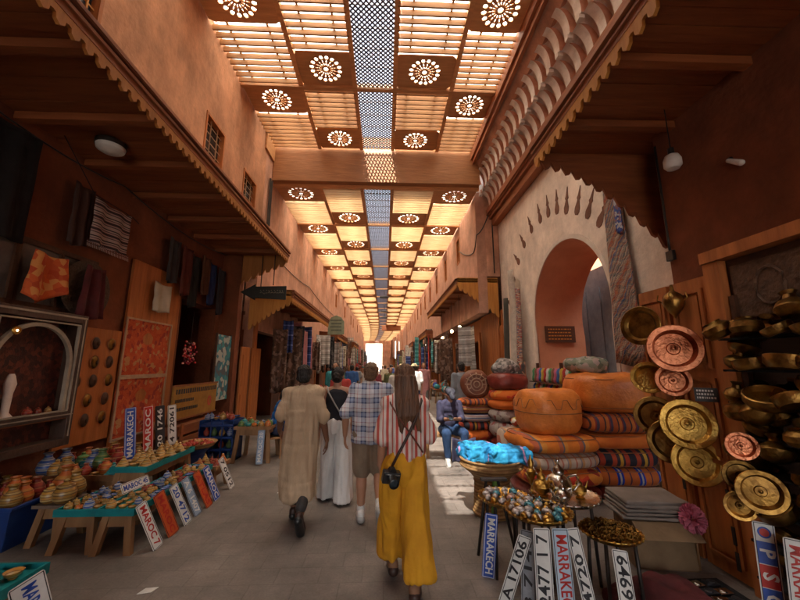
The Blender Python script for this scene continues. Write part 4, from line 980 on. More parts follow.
def scatter(x0, x1, y0, y1, z, step, kinds, cols, where, group, s=(.8, 1.2), rnd=None):
    rnd = rnd or random.Random(int(x0*100+y0*10)); nx_, ny_ = max(1, round((x1-x0)/step)), max(1, round((y1-y0)/step))
    for i in range(nx_):
        for j in range(ny_):
            k = rnd.choice(kinds); gi = rnd.choice(cols)
            x = x0+(i+.5)*(x1-x0)/nx_+rnd.uniform(-.012, .012); y = y0+(j+.5)*(y1-y0)/ny_+rnd.uniform(-.012, .012)
            sc_ = rnd.uniform(*s)
            o = obj(KN[k][0], ceramic(k, gi), None, (x, y, z), (0, 0, rnd.uniform(0, 6)), (sc_,)*3)
            tag(o, f'{GN[gi]} glazed {KN[k][1]} {where}', KN[k][1], group)
def table(label, x0, x1, y0, y1, h, mtop, rim=.03, name='display_table', legs=True, m=None):
    m = m or M_stool; o = thing(name, label, 'table', ((x0+x1)/2, (y0+y1)/2, 0)); a, b = (x1-x0)/2, (y1-y0)/2
    mb = MB().box(-a, a, -b, b, h-.03, h)
    for q in ((-a, a, -b, -b+.015), (-a, a, b-.015, b), (-a, -a+.015, -b+.0151, b-.0151), (a-.015, a, -b+.0151, b-.0151)): mb.box(q[0], q[1], q[2], q[3], h, h+rim)
    mb.build('tabletop', mtop, o)
    if legs:
        for sx in (-1, 1):
            for sy in (-1, 1):
                MB().add([(sx*(a-.07)+p, sy*(b-.06)+q, h-.031) for p in (-.03, .03) for q in (-.025, .025)] + [(sx*(a-.02)+p, sy*(b-.02)+q, 0) for p in (-.03, .03) for q in (-.025, .025)], [(0,1,3,2),(4,6,7,5),(0,1,5,4),(1,3,7,5),(3,2,6,7),(2,0,4,6)]).build('leg', m, o)
        MB().box(-a+.07, a-.07, -b+.04, -b+.06, h-.13, h-.032).build('apron', m, o)
        MB().box(a-.06, a-.04, -b+.08, b-.08, h-.11, h-.032).build('apron', m, o)
    return o
# ------------------------------------------------------------------ left stall
table('small turquoise topped wooden table crowded with ornaments, second from the camera', -2.98, -2.60, 3.58, 4.22, .34, M_turq)
table('turquoise topped wooden table with number plates leaning on its street side', -2.585, -2.25, 3.55, 5.02, .35, M_turq)
table('raised turquoise table at the back of the left stall, stacked with golden bowls', -3.02, -2.62, 4.26, 5.25, .52, M_turq)
table('low brown table at the far end of the left stall', -2.62, -2.22, 5.06, 5.5, .30, M_stool)
table('wooden display table below the white framed cabinet, loaded with bright pots', -3.9, -3.0, 4.32, 5.2, .42, M_stool)
table('turquoise table cut off by the lower left corner of the view', -2.95, -2.08, 2.0, 2.54, .42, M_turq)
t = thing('blue_tub', 'large dark blue plastic tub full of pots at the left edge', 'tub', (-3.78, 3.92, 0))
def tubmesh(a, b, h):
    mb = MB()
    def r_(k, z): return [(-a*k, -b*k, z), (a*k, -b*k, z), (a*k, b*k, z), (-a*k, b*k, z)]
    mb.rings([r_(.85, 0), r_(1, h), r_(1.06, h), r_(1.06, h+.03), r_(.97, h+.03), r_(.95, h-.1)]); return mb
tubmesh(.42, .33, .36).build('tub', M_bluebin, t, bevel=.006)
st1 = table('plain grey wooden stool standing before the blue tub', -3.3, -3.02, 3.72, 4.05, .36, wood('grey_wood', (.24, .17, .12), (.15, .10, .07), 'y'), rim=0, name='stool')
GA = 'small painted ceramics on the turquoise tables'; GBig = 'bright pots massed below the cabinet'
scatter(-2.95, -2.62, 3.62, 4.18, .34, .085, ['bowl', 'ball', 'pot'], [0, 0, 1, 2], 'on the small turquoise table', GA, (.6, .9))
scatter(-2.565, -2.27, 3.58, 4.98, .35, .095, ['bowl', 'ball', 'pot'], [0, 0, 0, 1, 4], 'on the turquoise table behind the leaning number plates', GA, (.6, .9))
scatter(-3.0, -2.64, 4.30, 5.2, .52, .11, ['bowl', 'tagine'], [0, 0, 0], 'on the raised turquoise table', GA, (.9, 1.2))
scatter(-2.6, -2.24, 5.08, 5.48, .30, .11, ['bowl', 'tagine'], [2, 4, 0], 'on the low brown table', GA, (.8, 1))
scatter(-3.88, -3.02, 4.36, 5.16, .42, .11, ['vase', 'pot', 'tagine', 'vase', 'bowl'], [0, 2, 2, 3, 4, 5, 1, 4, 0], 'massed on the table below the cabinet', GBig, (.8, 1.6))
scatter(-4.1, -3.46, 3.68, 4.16, .32, .11, ['vase', 'ball', 'vase', 'pot'], [2, 4, 4, 1, 0], 'in the dark blue tub', GBig, (.9, 1.5))
scatter(-3.28, -3.04, 3.75, 4.0, .36, .13, ['vase', 'pot'], [2, 0], 'on the grey stool', GBig, (1.4, 1.8))
scatter(-2.9, -2.12, 2.1, 2.48, .42, .12, ['bowl', 'bowl', 'ball'], [0, 2, 3], 'on the turquoise table at the lower left corner', GA, (.8, 1.1))
# plates leaning on the tables
LP = [('white number plate with red rim, nearest of the plates leaning on the turquoise table', 'MAROC 7', M_white, M_red, 3.66), ('plain orange plate second along the turquoise table', 'MAROC', mat('plate_orange', (.60, .10, .02), (.45, .07, .015), .45, bump=.05), M_red, 3.92),
      ('white and blue number plate third along the turquoise table', '20 4712', M_white, M_blue, 4.16), ('pale blue number plate fourth along the turquoise table', 'A 6 1407', mat('plate_pale', (.35, .45, .6), rough=.5), M_white, 4.38),
      ('orange red plate fifth along the turquoise table', 'ATLAS', MC['plate_orange'], M_red, 4.62), ('blue number plate sixth along the turquoise table', 'MAROC', M_blue, M_white, 4.84), ('white number plate at the far end of the turquoise table', '7 0512', M_white, M_ink, 5.25)]
for k, (lb, tx, bd, ik, y) in enumerate(LP):
    plate(lb, tx, bd, ik, (-2.235, y-.06, .40), (-2.075-.01*(k % 2), y+.02, .004), -1, (1, -.25, .3), .125 if k != 1 else .15, .44, 'number plates on the left stall', sz=.09)
for lb, tx, bd, ik, y, l in [('blue number plate standing upright behind the raised turquoise table', 'MARRAKECH', M_blue, M_white, 4.62, .62), ('red number plate standing upright beside the blue one', 'MAROC', M_red, M_white, 4.95, .60),
                          ('black number plate with white signs standing upright', '20 1746', M_ink, M_white, 5.2, .58), ('white number plate with dark figures, farthest of the upright four', '4 72061', M_white, M_ink, 5.48, .56)]:
    plate(lb, tx, bd, ik, (-3.13, y, .52+l), (-3.06, y, .525), 1, (1, -.5, .1), .14, l, 'number plates on the left stall', sz=.10)
plate('blue and white number plate lying across the small turquoise table', 'MAROC 45', M_white, M_blue, (-2.60, 4.26, .42), (-2.60, 3.86, .44), 1, (1, -.5, .5), .11, .42, sz=.08)
plate('white plate with bold dark words on the table in the lower left corner', 'MARRAKECH', M_white, M_blue, (-2.06, 2.36, .46), (-1.98, 2.46, .04), -1, (1, -.6, .5), .18, .42, sz=.1)
# wall things at left -----------------------------------------------------------------
cb = thing('display_cabinet', 'white framed cabinet with an arched front on the left shop wall, dark red inside', 'cabinet', (-3.98, 3.48, .75))
M_fr = mat('aged_white_paint', (.24, .19, .15), (.14, .11, .085), .7)
mb = MB()
for y0, y1, z0, z1 in ((-1.0, -.92, 0, 1.5), (.92, 1.0, 0, 1.5), (-.14, -.02, 0, 1.5), (-.919, -.1401, 1.40, 1.5), (-.0199, .919, 1.40, 1.5), (-.919, -.1401, 0, .08), (-.0199, .919, 0, .08), (-.919, -.1401, .31, .38), (-.0199, .919, .31, .38)): mb.box(.0, .30, y0, y1, z0, z1)
mb.build('frame', mat('dark_painted_wood', (.09, .05, .035), (.05, .028, .02), .5), cb, bevel=.006)
mb = MB()
for ya, yb in ((-.92, -.14), (-.02, .92)):
    for q in ((ya+.015, yb-.015, 1.37, 1.385), (ya+.015, yb-.015, .385, .40), (ya+.01, ya+.025, .4001, 1.3699), (yb-.025, yb-.01, .4001, 1.3699)): mb.box(.27, .305, *q)
mb.box(.3002, .306, -.98, .98, 1.455, 1.475); mb.box(.3002, .306, -.98, .98, .34, .352); mb.box(.3002, .306, .955, .968, .1, 1.45); mb.box(.3002, .306, -.085, -.075, .1, 1.45)
mb.build('inlay_line', mat('aged_white_inlay', (.42, .36, .28), (.28, .23, .18), .6), cb)
for cy in (-.5, .44):
    mb = MB(); N = 20; r0, r1 = .40, .44; yz = []
    for i in range(N+1): a = PI*i/N; yz.append((math.cos(a), math.sin(a)))
    for X in (.25,):
        A = [(cy+r0*c, .92+r0*s) for c, s in yz]; B = [(cy+r1*c, .92+r1*s) for c, s in yz]
        A = [(cy+r0, .38)] + A + [(cy-r0, .38)]; B = [(cy+r1, .38)] + B + [(cy-r1, .38)]
        n = len(A); mb.add([(X, *p) for p in A] + [(X, *p) for p in B] + [(X+.04, *p) for p in A] + [(X+.04, *p) for p in B],
            [q for i in range(n-1) for q in ((i, i+1, n+i+1, n+i), (2*n+i, 2*n+i+1, 3*n+i+1, 3*n+i), (i, i+1, 2*n+i+1, 2*n+i), (n+i, n+i+1, 3*n+i+1, 3*n+i))])
    mb.build('arch_trim', MC['aged_white_inlay'], cb)
MB().box(.12, .13, -.919, .919, .08, 1.40).build('back_panel', speckle('oxblood_panel', [(.10, .02, .012), (.07, .015, .01), (.14, .03, .015), (.04, .01, .008)], 22, .5), cb)
MB().box(.011, .29, -.929, .929, .30, .329).build('shelf', M_wood, cb)
t = thing('figurine', 'small figurine in a blue top standing inside the white framed cabinet', 'figurine', (-3.77, 3.62, 1.13)); t.scale = (.8, .8, .8)
MB().caps((0, -.05, 0), (0, -.04, .36), .035, .06).build('legs', M_black, t, smooth='all'); MB().ell((0, -.04, .44), (.07, .09, .12)).build('torso', MC['bright_blue_shirt'], t, smooth='all'); MB().ell((0, -.04, .60), (.05, .05, .06)).build('head', M_skin_dk, t, smooth='all')
o = MB().lathe([(.05, 0), (.06, .02), (.03, .06), (.035, .25), (.05, .34), (.03, .42), (.02, .44)], n=16).build('white_vase', M_white_pl, None, smooth=True, loc=(-3.77, 3.78, 1.13)); tag(o, 'tall slim white vase inside the white framed cabinet', 'vase')
scatter(-3.84, -3.70, 3.95, 4.3, 1.13, .13, ['vase', 'pot'], [0, 4], 'inside the white framed cabinet', 'pots in the cabinet', (.6, .8))
scatter(-3.84, -3.70, 2.7, 3.3, 1.13, .14, ['vase', 'pot'], [0, 3], 'inside the white framed cabinet', 'pots in the cabinet', (.6, .8))
t = thing('spot_lamp', 'tiny lit spot lamp clipped inside the white framed cabinet arch', 'lamp', (-3.74, 3.66, 2.0))
MB().lathe([(.02, 0), (.045, .05), (.04, .06)], n=12, axis='x').build('lamp_shade', M_brass, t, smooth=True)
em = bpy.data.materials.new('lamp_glow'); em.use_nodes = True; em.node_tree.nodes['Principled BSDF'].inputs['Emission Color'].default_value = (1, .7, .35, 1); em.node_tree.nodes['Principled BSDF'].inputs['Emission Strength'].default_value = 3
MB().ell((.05, 0, 0), (.015, .015, .015)).build('bulb', em, t)
# grey glazed shop window above the cabinet
t = thing('wall_window', 'grey shop window with four panes above the white framed cabinet', 'window', (-3.98, 3.75, 2.28))
mb = MB()
for y0, y1, z0, z1 in ((-1.0, 1.05, 0, .06), (-1.0, 1.05, .7, .76), (-1, -.94, .061, .699), (.99, 1.05, .061, .699), (-.02, .04, .061, .699), (-.5, -.46, .061, .699), (.5, .54, .061, .699)): mb.box(0, .05, y0, y1, z0, z1)
mb.build('frame', M_wood_dk, t); MB().box(.01, .02, -.94, .99, .06, .7).build('pane', mat('dusty_glass', (.15, .13, .12), (.09, .08, .075), .3), t)
hang('large black garment hanging high on the left wall, at the left edge', 'garment', (-3.9, 3.15, 4.15), 1.2, 1.25, M_black, name='black_garment', nf=4)
hang('dark brown garment hanging between the black one and the striped shawl', 'garment', (-3.9, 4.38, 3.95), .3, .8, mat('dark_brown_cloth', (.06, .025, .018)), name='brown_garment', nf=2)
M_shawl = bands('shawl_cloth', [(2, (.50, .38, .34)), (.6, (.10, .07, .07)), (1, (.44, .30, .28)), (1.6, (.05, .03, .035)), (1, (.48, .34, .31)), (.5, (.10, .05, .06)), (.9, (.5, .40, .36)), (.8, (.04, .03, .03))], 2, .17, .9, .3, .02)
sh = hang('black and white striped shawl with fringe hanging from a cord below the left awning', 'shawl', (-3.85, 4.82, 3.86), .66, .62, M_shawl, name='striped_shawl', nf=2, fold=.04)
mb = MB()
for k in range(26): y = -.36+.029*k; mb.tube([(0, y, -.60), (.01, y+.005, -.69)], .005, 4)
mb.build('fringe', MC['shawl_cloth'], sh)
MB().tube([(0, -.9, .5), (0, -.36, .02), (0, .36, .0), (0, .5, -.04)], .006, 5).build('cord', M_black, sh)
hang('crumpled orange and red patterned cloth pinned over the grey window', 'cloth', (-3.80, 4.0, 2.90), .40, .50, speckle('orange_print', [(.62, .12, .03), (.50, .07, .02), (.65, .28, .08), (.55, .10, .03)], 14, .9, st=(1, 1, 1)), name='orange_cloth', nf=1.5, fold=.06, taper=1.35, jag=.16)
hang('dark red dress hanging over the right half of the grey window', 'dress', (-3.78, 4.6, 2.92), .3, .68, mat('oxblood_cloth', (.10, .012, .015), (.06, .008, .01), .9), name='red_dress', nf=2, taper=1.5, fold=.05)
t = MB().lathe([(.01, 0), (.36, .02), (.38, .03), (.37, .035), (.01, .012)], n=32, axis='x').build('woven_tray', mat('dark_straw', (.12, .08, .055), (.07, .045, .03), .9, scale=30, bump=.8), None, smooth=True, loc=(-3.91, 4.62, 2.62)); tag(t, 'large round dark woven tray hanging behind the dark red dress', 'tray')
t = thing('mask_board', 'orange wooden board on the left wall hung with small round masks', 'board', (-3.96, 4.98, .55)); MB().box(0, .03, -.42, .42, .1, 1.6).build('board', M_wood_z, t)
rm = random.Random(4)
for r_ in range(5):
    for c_ in range(3):
        y = 4.70+.27*c_+rm.uniform(-.03, .03); z = .95+.25*r_
        m_ = thing('mask', f'small dark round mask on the orange board, {["left", "middle", "right"][c_]} column, {ORD[r_]} from the bottom', 'mask', (-3.925, y, z), 0, 'masks on the orange board')
        MB().ell((0, 0, 0), (.035, .065, .085), 14, 10).build('face', M_wood_dk if (r_+c_) % 2 else M_brass_dk, m_, smooth='all'); MB().ell((.035, 0, -.01), (.014, .014, .03), 8, 6).build('nose', M_wood_dk, m_, smooth='all')
        MB().lathe([(.07, 0), (.085, .004), (.07, .008)], n=18, axis='x').build('rim', M_wood, m_, smooth=True)
t = thing('shop_board', 'tall orange plank board beside the shop door, a pale towel on it', 'board', (-3.97, 6.12, .2)); 
for k in range(4): MB().box(.0, .035, -.66+.33*k+.003, -.33+.33*k-.003, .2, 3.1).build('plank', M_wood_z, t)
hang('pale cream towel hanging on the orange plank board', 'towel', (-3.86, 6.12, 3.05), .46, .50, mat('cream_towel', (.6, .55, .44), (.5, .45, .34), .95, bump=.6, bsc=90), name='towel', nf=1.5, fold=.03)
M_carpet = speckle('red_carpet', [(.60, .10, .03), (.56, .085, .025), (.64, .13, .04), (.60, .10, .03), (.55, .26, .10), (.38, .05, .03)], 17, .95, bump=.8)
for nm, z0, z1, lb in (('carpet', 1.50, 2.36, 'upper of two red carpet panels with pale border on the left wall'), ('carpet', .60, 1.46, 'lower of two red carpet panels with pale border on the left wall')):
    t = thing(nm, lb, 'carpet', (-3.92, 5.98, z0)); h = z1-z0; MB().sheet(lambda u, v: (.02*math.sin(v*7)+.012*math.sin(u*9), -.54+1.08*u, v*h), 16, 10, .02).build('pile', M_carpet, t)
    mb = MB()
    for y0, y1, a, b in ((-.57, .57, -.02, .01), (-.57, .57, h-.01, h+.02), (-.57, -.54, .011, h-.011), (.54, .57, .011, h-.011)): mb.box(.02, .036, y0, y1, a, b)
    mb.build('border', mat('pale_border', (.55, .36, .22)), t)
# clothes over the shop door
gc = [('dark grey', (.06, .05, .05)), ('dark red', (.14, .03, .02)), ('black', (.02, .02, .02)), ('brown', (.13, .05, .025)), ('deep blue', (.015, .04, .15)), ('near black', (.03, .03, .04))]
for k, (n_, c) in enumerate(gc):
    hang(f'{n_} garment, {ORD[k]} in the row hanging over the dark shop door at left', 'garment', (-3.88+.04*(k % 2), 6.35+.36*k, 3.95-.04*(k % 3)), .34, .82+.12*(k % 3), cloth('garment_'+n_.replace(' ', '_'), c), group='clothes over the shop door', name='garment', nf=2)
t = thing('bead_bundle', 'bundle of glossy red and pink beads hanging at the dark shop door', 'beads', (-3.8, 7.05, 2.1))
rb = random.Random(2); mb = MB()
for k in range(70): mb.ell((rb.uniform(-.06, .06), rb.uniform(-.14, .14), rb.uniform(-.42, 0)), (.024,)*3, 8, 6)
mb.build('beads', speckle('bead_paint', [(.6, .03, .03), (.7, .25, .2), (.35, .02, .04), (.1, .02, .02)], 12, .25), t, smooth='all'); MB().tube([(0, 0, 0), (0, 0, .6)], .004, 5).build('cord', M_black, t)
sg = thing('shop_sign', 'long yellow shop sign with dark lettering and a red figure standing before the shop door', 'sign', (-3.35, 6.58, .80), (0, 0, PI/2)); sg.scale = (1, 1, .85); M_yel = mat('yellow_board', (.40, .20, .03), (.28, .13, .02), .6)
MB().box(-.72, .72, -.015, .015, 0, .60).build('board', M_yel, sg); MB().box(-.75, .75, -.02, .014, .6, .63).box(-.75, .75, -.02, .014, -.03, 0).build('frame', M_wood, sg)
rs = random.Random(8); mb = MB(); x = -.66
while x < .62: w_ = rs.uniform(.03, .06); mb.box(x, x+w_, -.019, -.0152, .46, .55); mb.box(x+w_*.3, x+w_*.6, -.0195, -.019, .48, .53); x += w_+.025
for zz, xe in ((.30, -.1), (.14, .05)):
    x = -.66
    while x < xe: w_ = rs.uniform(.02, .05); mb.box(x, x+w_, -.019, -.0152, zz, zz+.06); x += w_+.018
mb.build('lettering', M_ink, sg); obj('numeral', text_mesh('0', .3, M_red, 'numeral', .001, None, .006), sg, (.46, -.0165, .22), (PI/2, 0, 0))
t = thing('wooden_crate', 'brown wooden crates under the yellow shop sign', 'crate', (-3.38, 6.6, 0)); 
mb = MB()
for k in range(4): mb.box(-.16, .16, -.7, .7, .02+k*.18, .16+k*.18)
mb.build('slats', M_wood, t)
for sx in (-1, 1):
    for sy in (-.66, .6): MB().box(sx*.17-.012, sx*.17+.012, sy, sy+.06, 0, .74).build('corner_post', M_wood, t)
M_turqp = speckle('turquoise_tiles', [(.05, .32, .36), (.5, .55, .5), (.03, .2, .28), (.1, .12, .14)], 11, .5)
t = thing('wall_hanging', 'narrow turquoise and white patterned panel at the end of the left shop wall', 'panel', (-3.66, 8.1, .9)); MB().box(0, .03, -.3, .36, 0, 1.42).build('panel', M_turqp, t); MB().box(-.01, .028, -.34, -.301, -.02, 1.45).box(-.01, .028, .361, .4, -.02, 1.45).build('frame', M_wood_dk, t)
# bowl stand, blue crate, goods table
t = thing('bowl_stand', 'wide basket of red beads on a blue stand before the yellow sign', 'basket', (-2.95, 5.95, 0))
MB().lathe([(.20, 0), (.14, .1), (.13, .30), (.2, .38)], n=20).build('stand', M_bluebin, t, smooth=True); MB().lathe([(.05, .38), (.24, .40), (.30, .47), (.29, .47), (.22, .42), (.02, .41)], n=24).build('basket', M_wicker, t, smooth=True)
mb = MB(); 
for k in range(90): a = rb.uniform(0, 6.28); r_ = .24*math.sqrt(rb.random()); mb.ell((r_*math.cos(a), r_*math.sin(a), .45+.05*(1-r_/.24)), (.028,)*3, 8, 6)
q = mb.build('beads', speckle('bead_mix', [(.45, .05, .03), (.5, .3, .1), (.3, .03, .02)], 9, .3), t, smooth='all'); q['kind'] = 'stuff'
t = thing('blue_crate', 'dark blue plastic crate holding bottles beside the goods table at left', 'crate', (-2.93, 6.75, 0))
mb = MB()
for z in (0, .2, .4, .6): mb.box(-.3, .3, -.22, .22, z, z+.03)
for x in (-.3, -.1, .09, .28): mb.box(x, x+.02, -.22, -.2, 0, .7); mb.box(x, x+.02, .2, .22, 0, .7)
mb.box(.285, .3, -.2, .2, 0, .7); mb.box(-.3, -.285, -.2, .2, 0, .7); mb.box(-.29, .29, .17, .2, 0, .7)
mb.build('crate', M_bluebin, t)
for r_ in range(3):
    for c_ in range(4):
        o = obj('jar', ceramic('vase', (r_*2+c_) % 6), None, (-3.13+.135*c_, 6.62, .03+.2*r_), (0, 0, 0), (.85,)*3); tag(o, f'{GN[(r_*2+c_) % 6]} jar in the dark blue crate', 'jar', 'jars in the blue crate')
table('wooden table with small goods beside the person in bright blue', -2.62, -1.98, 6.5, 7.1, .58, M_stool, .02, 'goods_table')
scatter(-2.58, -2.02, 6.54, 7.06, .58, .12, ['bowl', 'pot', 'ball'], [0, 3, 5, 2, 1], 'on the goods table beside the person in blue', 'small goods on the far left table', (.9, 1.2))
scatter(-3.2, -2.66, 6.56, 6.94, .70, .13, ['bowl', 'pot'], [4, 0, 1], 'on top of the dark blue crate', 'small goods on the far left table', (.9, 1.2))
plate('pale blue number plate leaning on the goods table beside the person in blue', 'MAROC 20', MC['plate_pale'], M_white, (-2.12, 6.46, .56), (-2.10, 6.36, .02), 1, (0, -1, .2), .13, .54, sz=.09)
# black arrow sign
ar = thing('arrow_sign', 'black arrow shaped sign pointing left with pale script, below the awning', 'sign', (-2.95, 8.48, 3.40))
MB().prism([(-.22, -.14), (.52, -.18), (.52, .16), (-.22, .14), (-.22, .20), (-.58, .0), (-.22, -.2)], .03, 'y', 0).build('board', mat('sign_black', (.015, .017, .012), rough=.5), ar)
mb = MB(); x = -.1; rs = random.Random(12)
while x < .42: w_ = rs.uniform(.03, .07); mb.tube([(x, -.003, -.02), (x+w_*.5, -.003, rs.uniform(-.06, .05)), (x+w_, -.003, -.02)], .008, 5); mb.box(x, x+.015, -.006, -.001, .04, .055); x += w_+.02
mb.build('script', mat('pale_script', (.30, .27, .18)), ar); MB().tube([(.2, .015, .18), (.2, .015, 1.0)], .012).tube([(-.1, .015, .14), (-.1, .015, 1.0)], .012).build('hanger', M_steel_dk, ar)
for k, (y0, y1) in enumerate(((8.78, 9.3), (9.45, 10.1))):
    t = thing('wooden_door', f'{["tall orange plank door leaf just past the black arrow sign", "second orange plank door leaf past the arrow sign"][k]}', 'door', (-3.53, y0, 0))
    MB().box(0, .04, 0, y1-y0, 0, 2.1).build('leaf', M_wood_z, t); mb = MB()
    for z0 in (.2, 1.15): mb.box(.041, .055, .08, y1-y0-.08, z0, z0+.75)
    mb.build('panel', M_wood_z, t)
t = thing('soffit_lamp', 'round white lamp under the big left awning', 'lamp', (-3.36, 4.0, 4.20)); MB().lathe([(.13, .12), (.15, .07), (.14, .03), (.09, .0), (.0, -.01)], n=24).build('diffuser', M_white, t, smooth=True); MB().lathe([(.16, .125), (.16, .07), (.14, .07)], n=24).build('base', M_steel_dk, t)

# ------------------------------------------------------------------ right stall: poufs, basket, trays
def pouf(label, loc, r, h, m, sq=3, rz=0, seam=None, name='pouf', tuck=None, group=None):
    o = thing(name, label, 'pouf', loc, (0, 0, rz), group); mb = MB(); n = 48; prof = []
    for i in range(15):
        a = -PI/2 + PI*i/14; prof.append((r*(.80 + .20*math.cos(a)) if abs(math.sin(a)) < .999 else r*.3, h/2 + h/2*math.sin(a)))
    prof = [(r*.02, 0.0), (r*.55, .0)] + [(r*(.72+.28*math.cos(-PI/2+PI*i/12)), h/2+h/2*math.sin(-PI/2+PI*i/12)*.98) for i in range(13)] + [(r*.5, h*1.01), (r*.02, h*1.015)]
    mb.lathe(prof, n=n, squash=sq, wob=.006)
    b = mb.build('cover', m, o, smooth='all'); sd = loc[0]*7+loc[2]*13
    for v in b.data.vertices:
        q = noise.noise(Vector((v.co.x*4+sd, v.co.y*4, v.co.z*6)))*.03 + noise.noise(Vector((v.co.x*13+sd, v.co.y*13, v.co.z*16)))*.007
        v.co += Vector((v.co.x, v.co.y, 0)).normalized()*q; v.co.z = max(0, v.co.z*(1+q*.8) + (noise.noise(Vector((v.co.x*3+sd, v.co.y*3, 0)))*.03 if v.co.z > h*.6 else 0))
    if seam:
        mb = MB()
        for zz in ((h*.5,) if seam == 1 else (h*.86, h*.14)):
            k_ = .72+.28*math.cos(math.asin(max(-1, min(1, (zz-h/2)/(h/2)))))
            ring = []
            for k in range(n): a = 2*PI*k/n; ca, sa = math.cos(a), math.sin(a); q = (abs(ca)**sq+abs(sa)**sq)**(-1/sq)*r*k_*1.012; ring.append((q*ca, q*sa, zz))
            mb.tube(ring, .006, 6, True)
        if seam == 1:  # stitched zigzag on the shoulder
            zz = []
            for k in range(n): a = 2*PI*k/n; ca, sa = math.cos(a), math.sin(a); u = .80 if k % 4 < 2 else .60; kk = .72+.28*math.cos(math.asin((u-.5)*2*.98)); q = (abs(ca)**sq+abs(sa)**sq)**(-1/sq)*r*kk*1.018; zz.append((q*ca, q*sa, h*u))
            mb.tube(zz, .005, 5, True)
        mb.build('seam', mat('stitching', (.30, .11, .04)), o, smooth='all')
    return o
OR, PL = (.55, .13, .02), (.5, .40, .30)
K_orange = mat('orange_cloth', (.70, .18, .02), (.56, .12, .014), .85, scale=4)
K_flor = bands('orange_floral', [(3, (.72, .20, .02)), (1, (.50, .12, .05)), (.5, (.16, .13, .14)), (1, (.68, .26, .04))], 0, .28, .9, .3, .08)
K_pale = bands('pale_woven', [(2, (.52, .40, .31)), (.6, (.45, .15, .10)), (1.6, (.50, .38, .30)), (.5, (.25, .22, .24)), (1, (.55, .28, .12))], 0, .19, .9, .3, .03)
K_redfl = speckle('orange_red_floral', [(.68, .16, .02), (.6, .05, .02), (.7, .26, .04), (.36, .04, .03), (.68, .15, .02)], 9, .9)
K_str1 = bands('striped_weave_dark', [(1.5, (.45, .10, .02)), (.5, (.06, .03, .03)), (1, (.55, .16, .03)), (.4, (.25, .03, .03)), (.8, (.07, .05, .09))], 0, .16, .9, .3, .02)
K_str2 = bands('striped_weave_black', [(1.5, (.02, .018, .03)), (1, (.42, .06, .02)), (.8, (.03, .02, .03)), (.7, (.55, .30, .03)), (.5, (.03, .02, .03)), (1, (.40, .05, .02))], 0, .30, .9, .3, .01)
K_str3 = bands('striped_weave_blue', [(2, (.50, .12, .02)), (.7, (.01, .04, .38)), (.5, (.45, .42, .40)), (.6, (.01, .04, .36)), (1.6, (.52, .13, .02)), (.4, (.1, .03, .05))], 0, .26, .9, .3, .01)
C1 = (2.20, 4.86)
for (z, h, r, m, lb, sq, sm) in [(0, .20, .47, M_leather_red, 'dark red flattened pouf at the foot of the front stack', 4, 0), (.20, .20, .49, K_redfl, 'orange and red flowered cushion, second from the bottom of the front stack', 5, 2),
        (.40, .18, .48, K_pale, 'pale striped woven cushion in the middle of the front stack', 5, 2), (.58, .20, .49, K_flor, 'bright orange cushion with faded bands directly under the big round leather pouf', 5, 2),
        (.78, .55, .405, M_leather, 'big round orange leather pouf with zigzag stitching on top of the front stack', 2.6, 1)]:
    pouf(lb, (C1[0], C1[1], z), r, h, m, sq, .12, sm, group=None)
C2 = (3.08, 4.97)
for (z, h, r, m, lb, sq, sm) in [(0, .16, .44, M_leather_red, 'dark cushion at the foot of the stack beside the brass door', 5, 0), (.16, .22, .46, K_str3, 'orange cushion with blue and white stripes in the stack beside the brass door', 5, 2),
        (.38, .22, .46, K_str2, 'black, red and yellow striped cushion in the stack beside the brass door', 5, 2), (.60, .19, .46, K_orange, 'plain orange cushion between two striped ones beside the brass door', 5, 2),
        (.79, .25, .46, K_str1, 'orange and dark striped cushion under the leather pouf beside the brass door', 5, 2), (1.04, .50, .48, M_leather, 'wide orange leather pouf on top of the stack beside the brass door', 3.4, 2)]:
    pouf(lb, (C2[0], C2[1], z), r, h, m, sq, -.05, sm)
def bundle(label, loc, r, m, name='cloth_bundle', cat='bundle', sx=1.3, sz=.6):
    mb = MB(); rb_ = random.Random(int(loc[0]*100))
    for k in range(7): mb.ell((rb_.uniform(-r, r)*.55*sx, rb_.uniform(-r, r)*.5, r*sz*rb_.uniform(.5, 1.1)), (r*.6*sx, r*.55, r*sz*.75), 12, 8)
    for v_ in range(len(mb.v)): mb.v[v_] = (mb.v[v_][0], mb.v[v_][1], max(0, mb.v[v_][2]))
    o = remesh(mb, name, m, None, r*.09, 2, lambda p: .03*r*5*noise.noise(p*(1.6/r))*.5, loc); return tag(o, label, cat)
bundle('crumpled grey and green patterned cloth heap on the stack beside the brass door', (3.0, 5.1, 1.54), .26, speckle('grey_green_print', [(.20, .20, .14), (.3, .28, .24), (.1, .12, .08), (.35, .25, .22)], 16, .9))
F1 = (1.86, 7.35)
t = pouf('round brown pouf with a sunburst medallion standing on the far striped stack', (F1[0], F1[1]-.02, 1.02), .30, .22, mat('medallion_leather', (.22, .07, .03), (.14, .04, .02), .5), 2)
t.rotation_euler = (PI/2, 0, 0); t.location = (F1[0], F1[1]+.1, 1.27)
mb = MB()
for r_ in (.06, .12, .2): mb.tube([(r_*math.cos(2*PI*k/24), r_*math.sin(2*PI*k/24), .228) for k in range(24)], .012, 6, True)
for k in range(12): a = 2*PI*k/12; mb.tube([(.13*math.cos(a), .13*math.sin(a), .226), (.24*math.cos(a), .24*math.sin(a), .205)], .014, 6)
mb.build('medallion', mat('pale_stitch', (.42, .25, .16)), t, smooth='all')
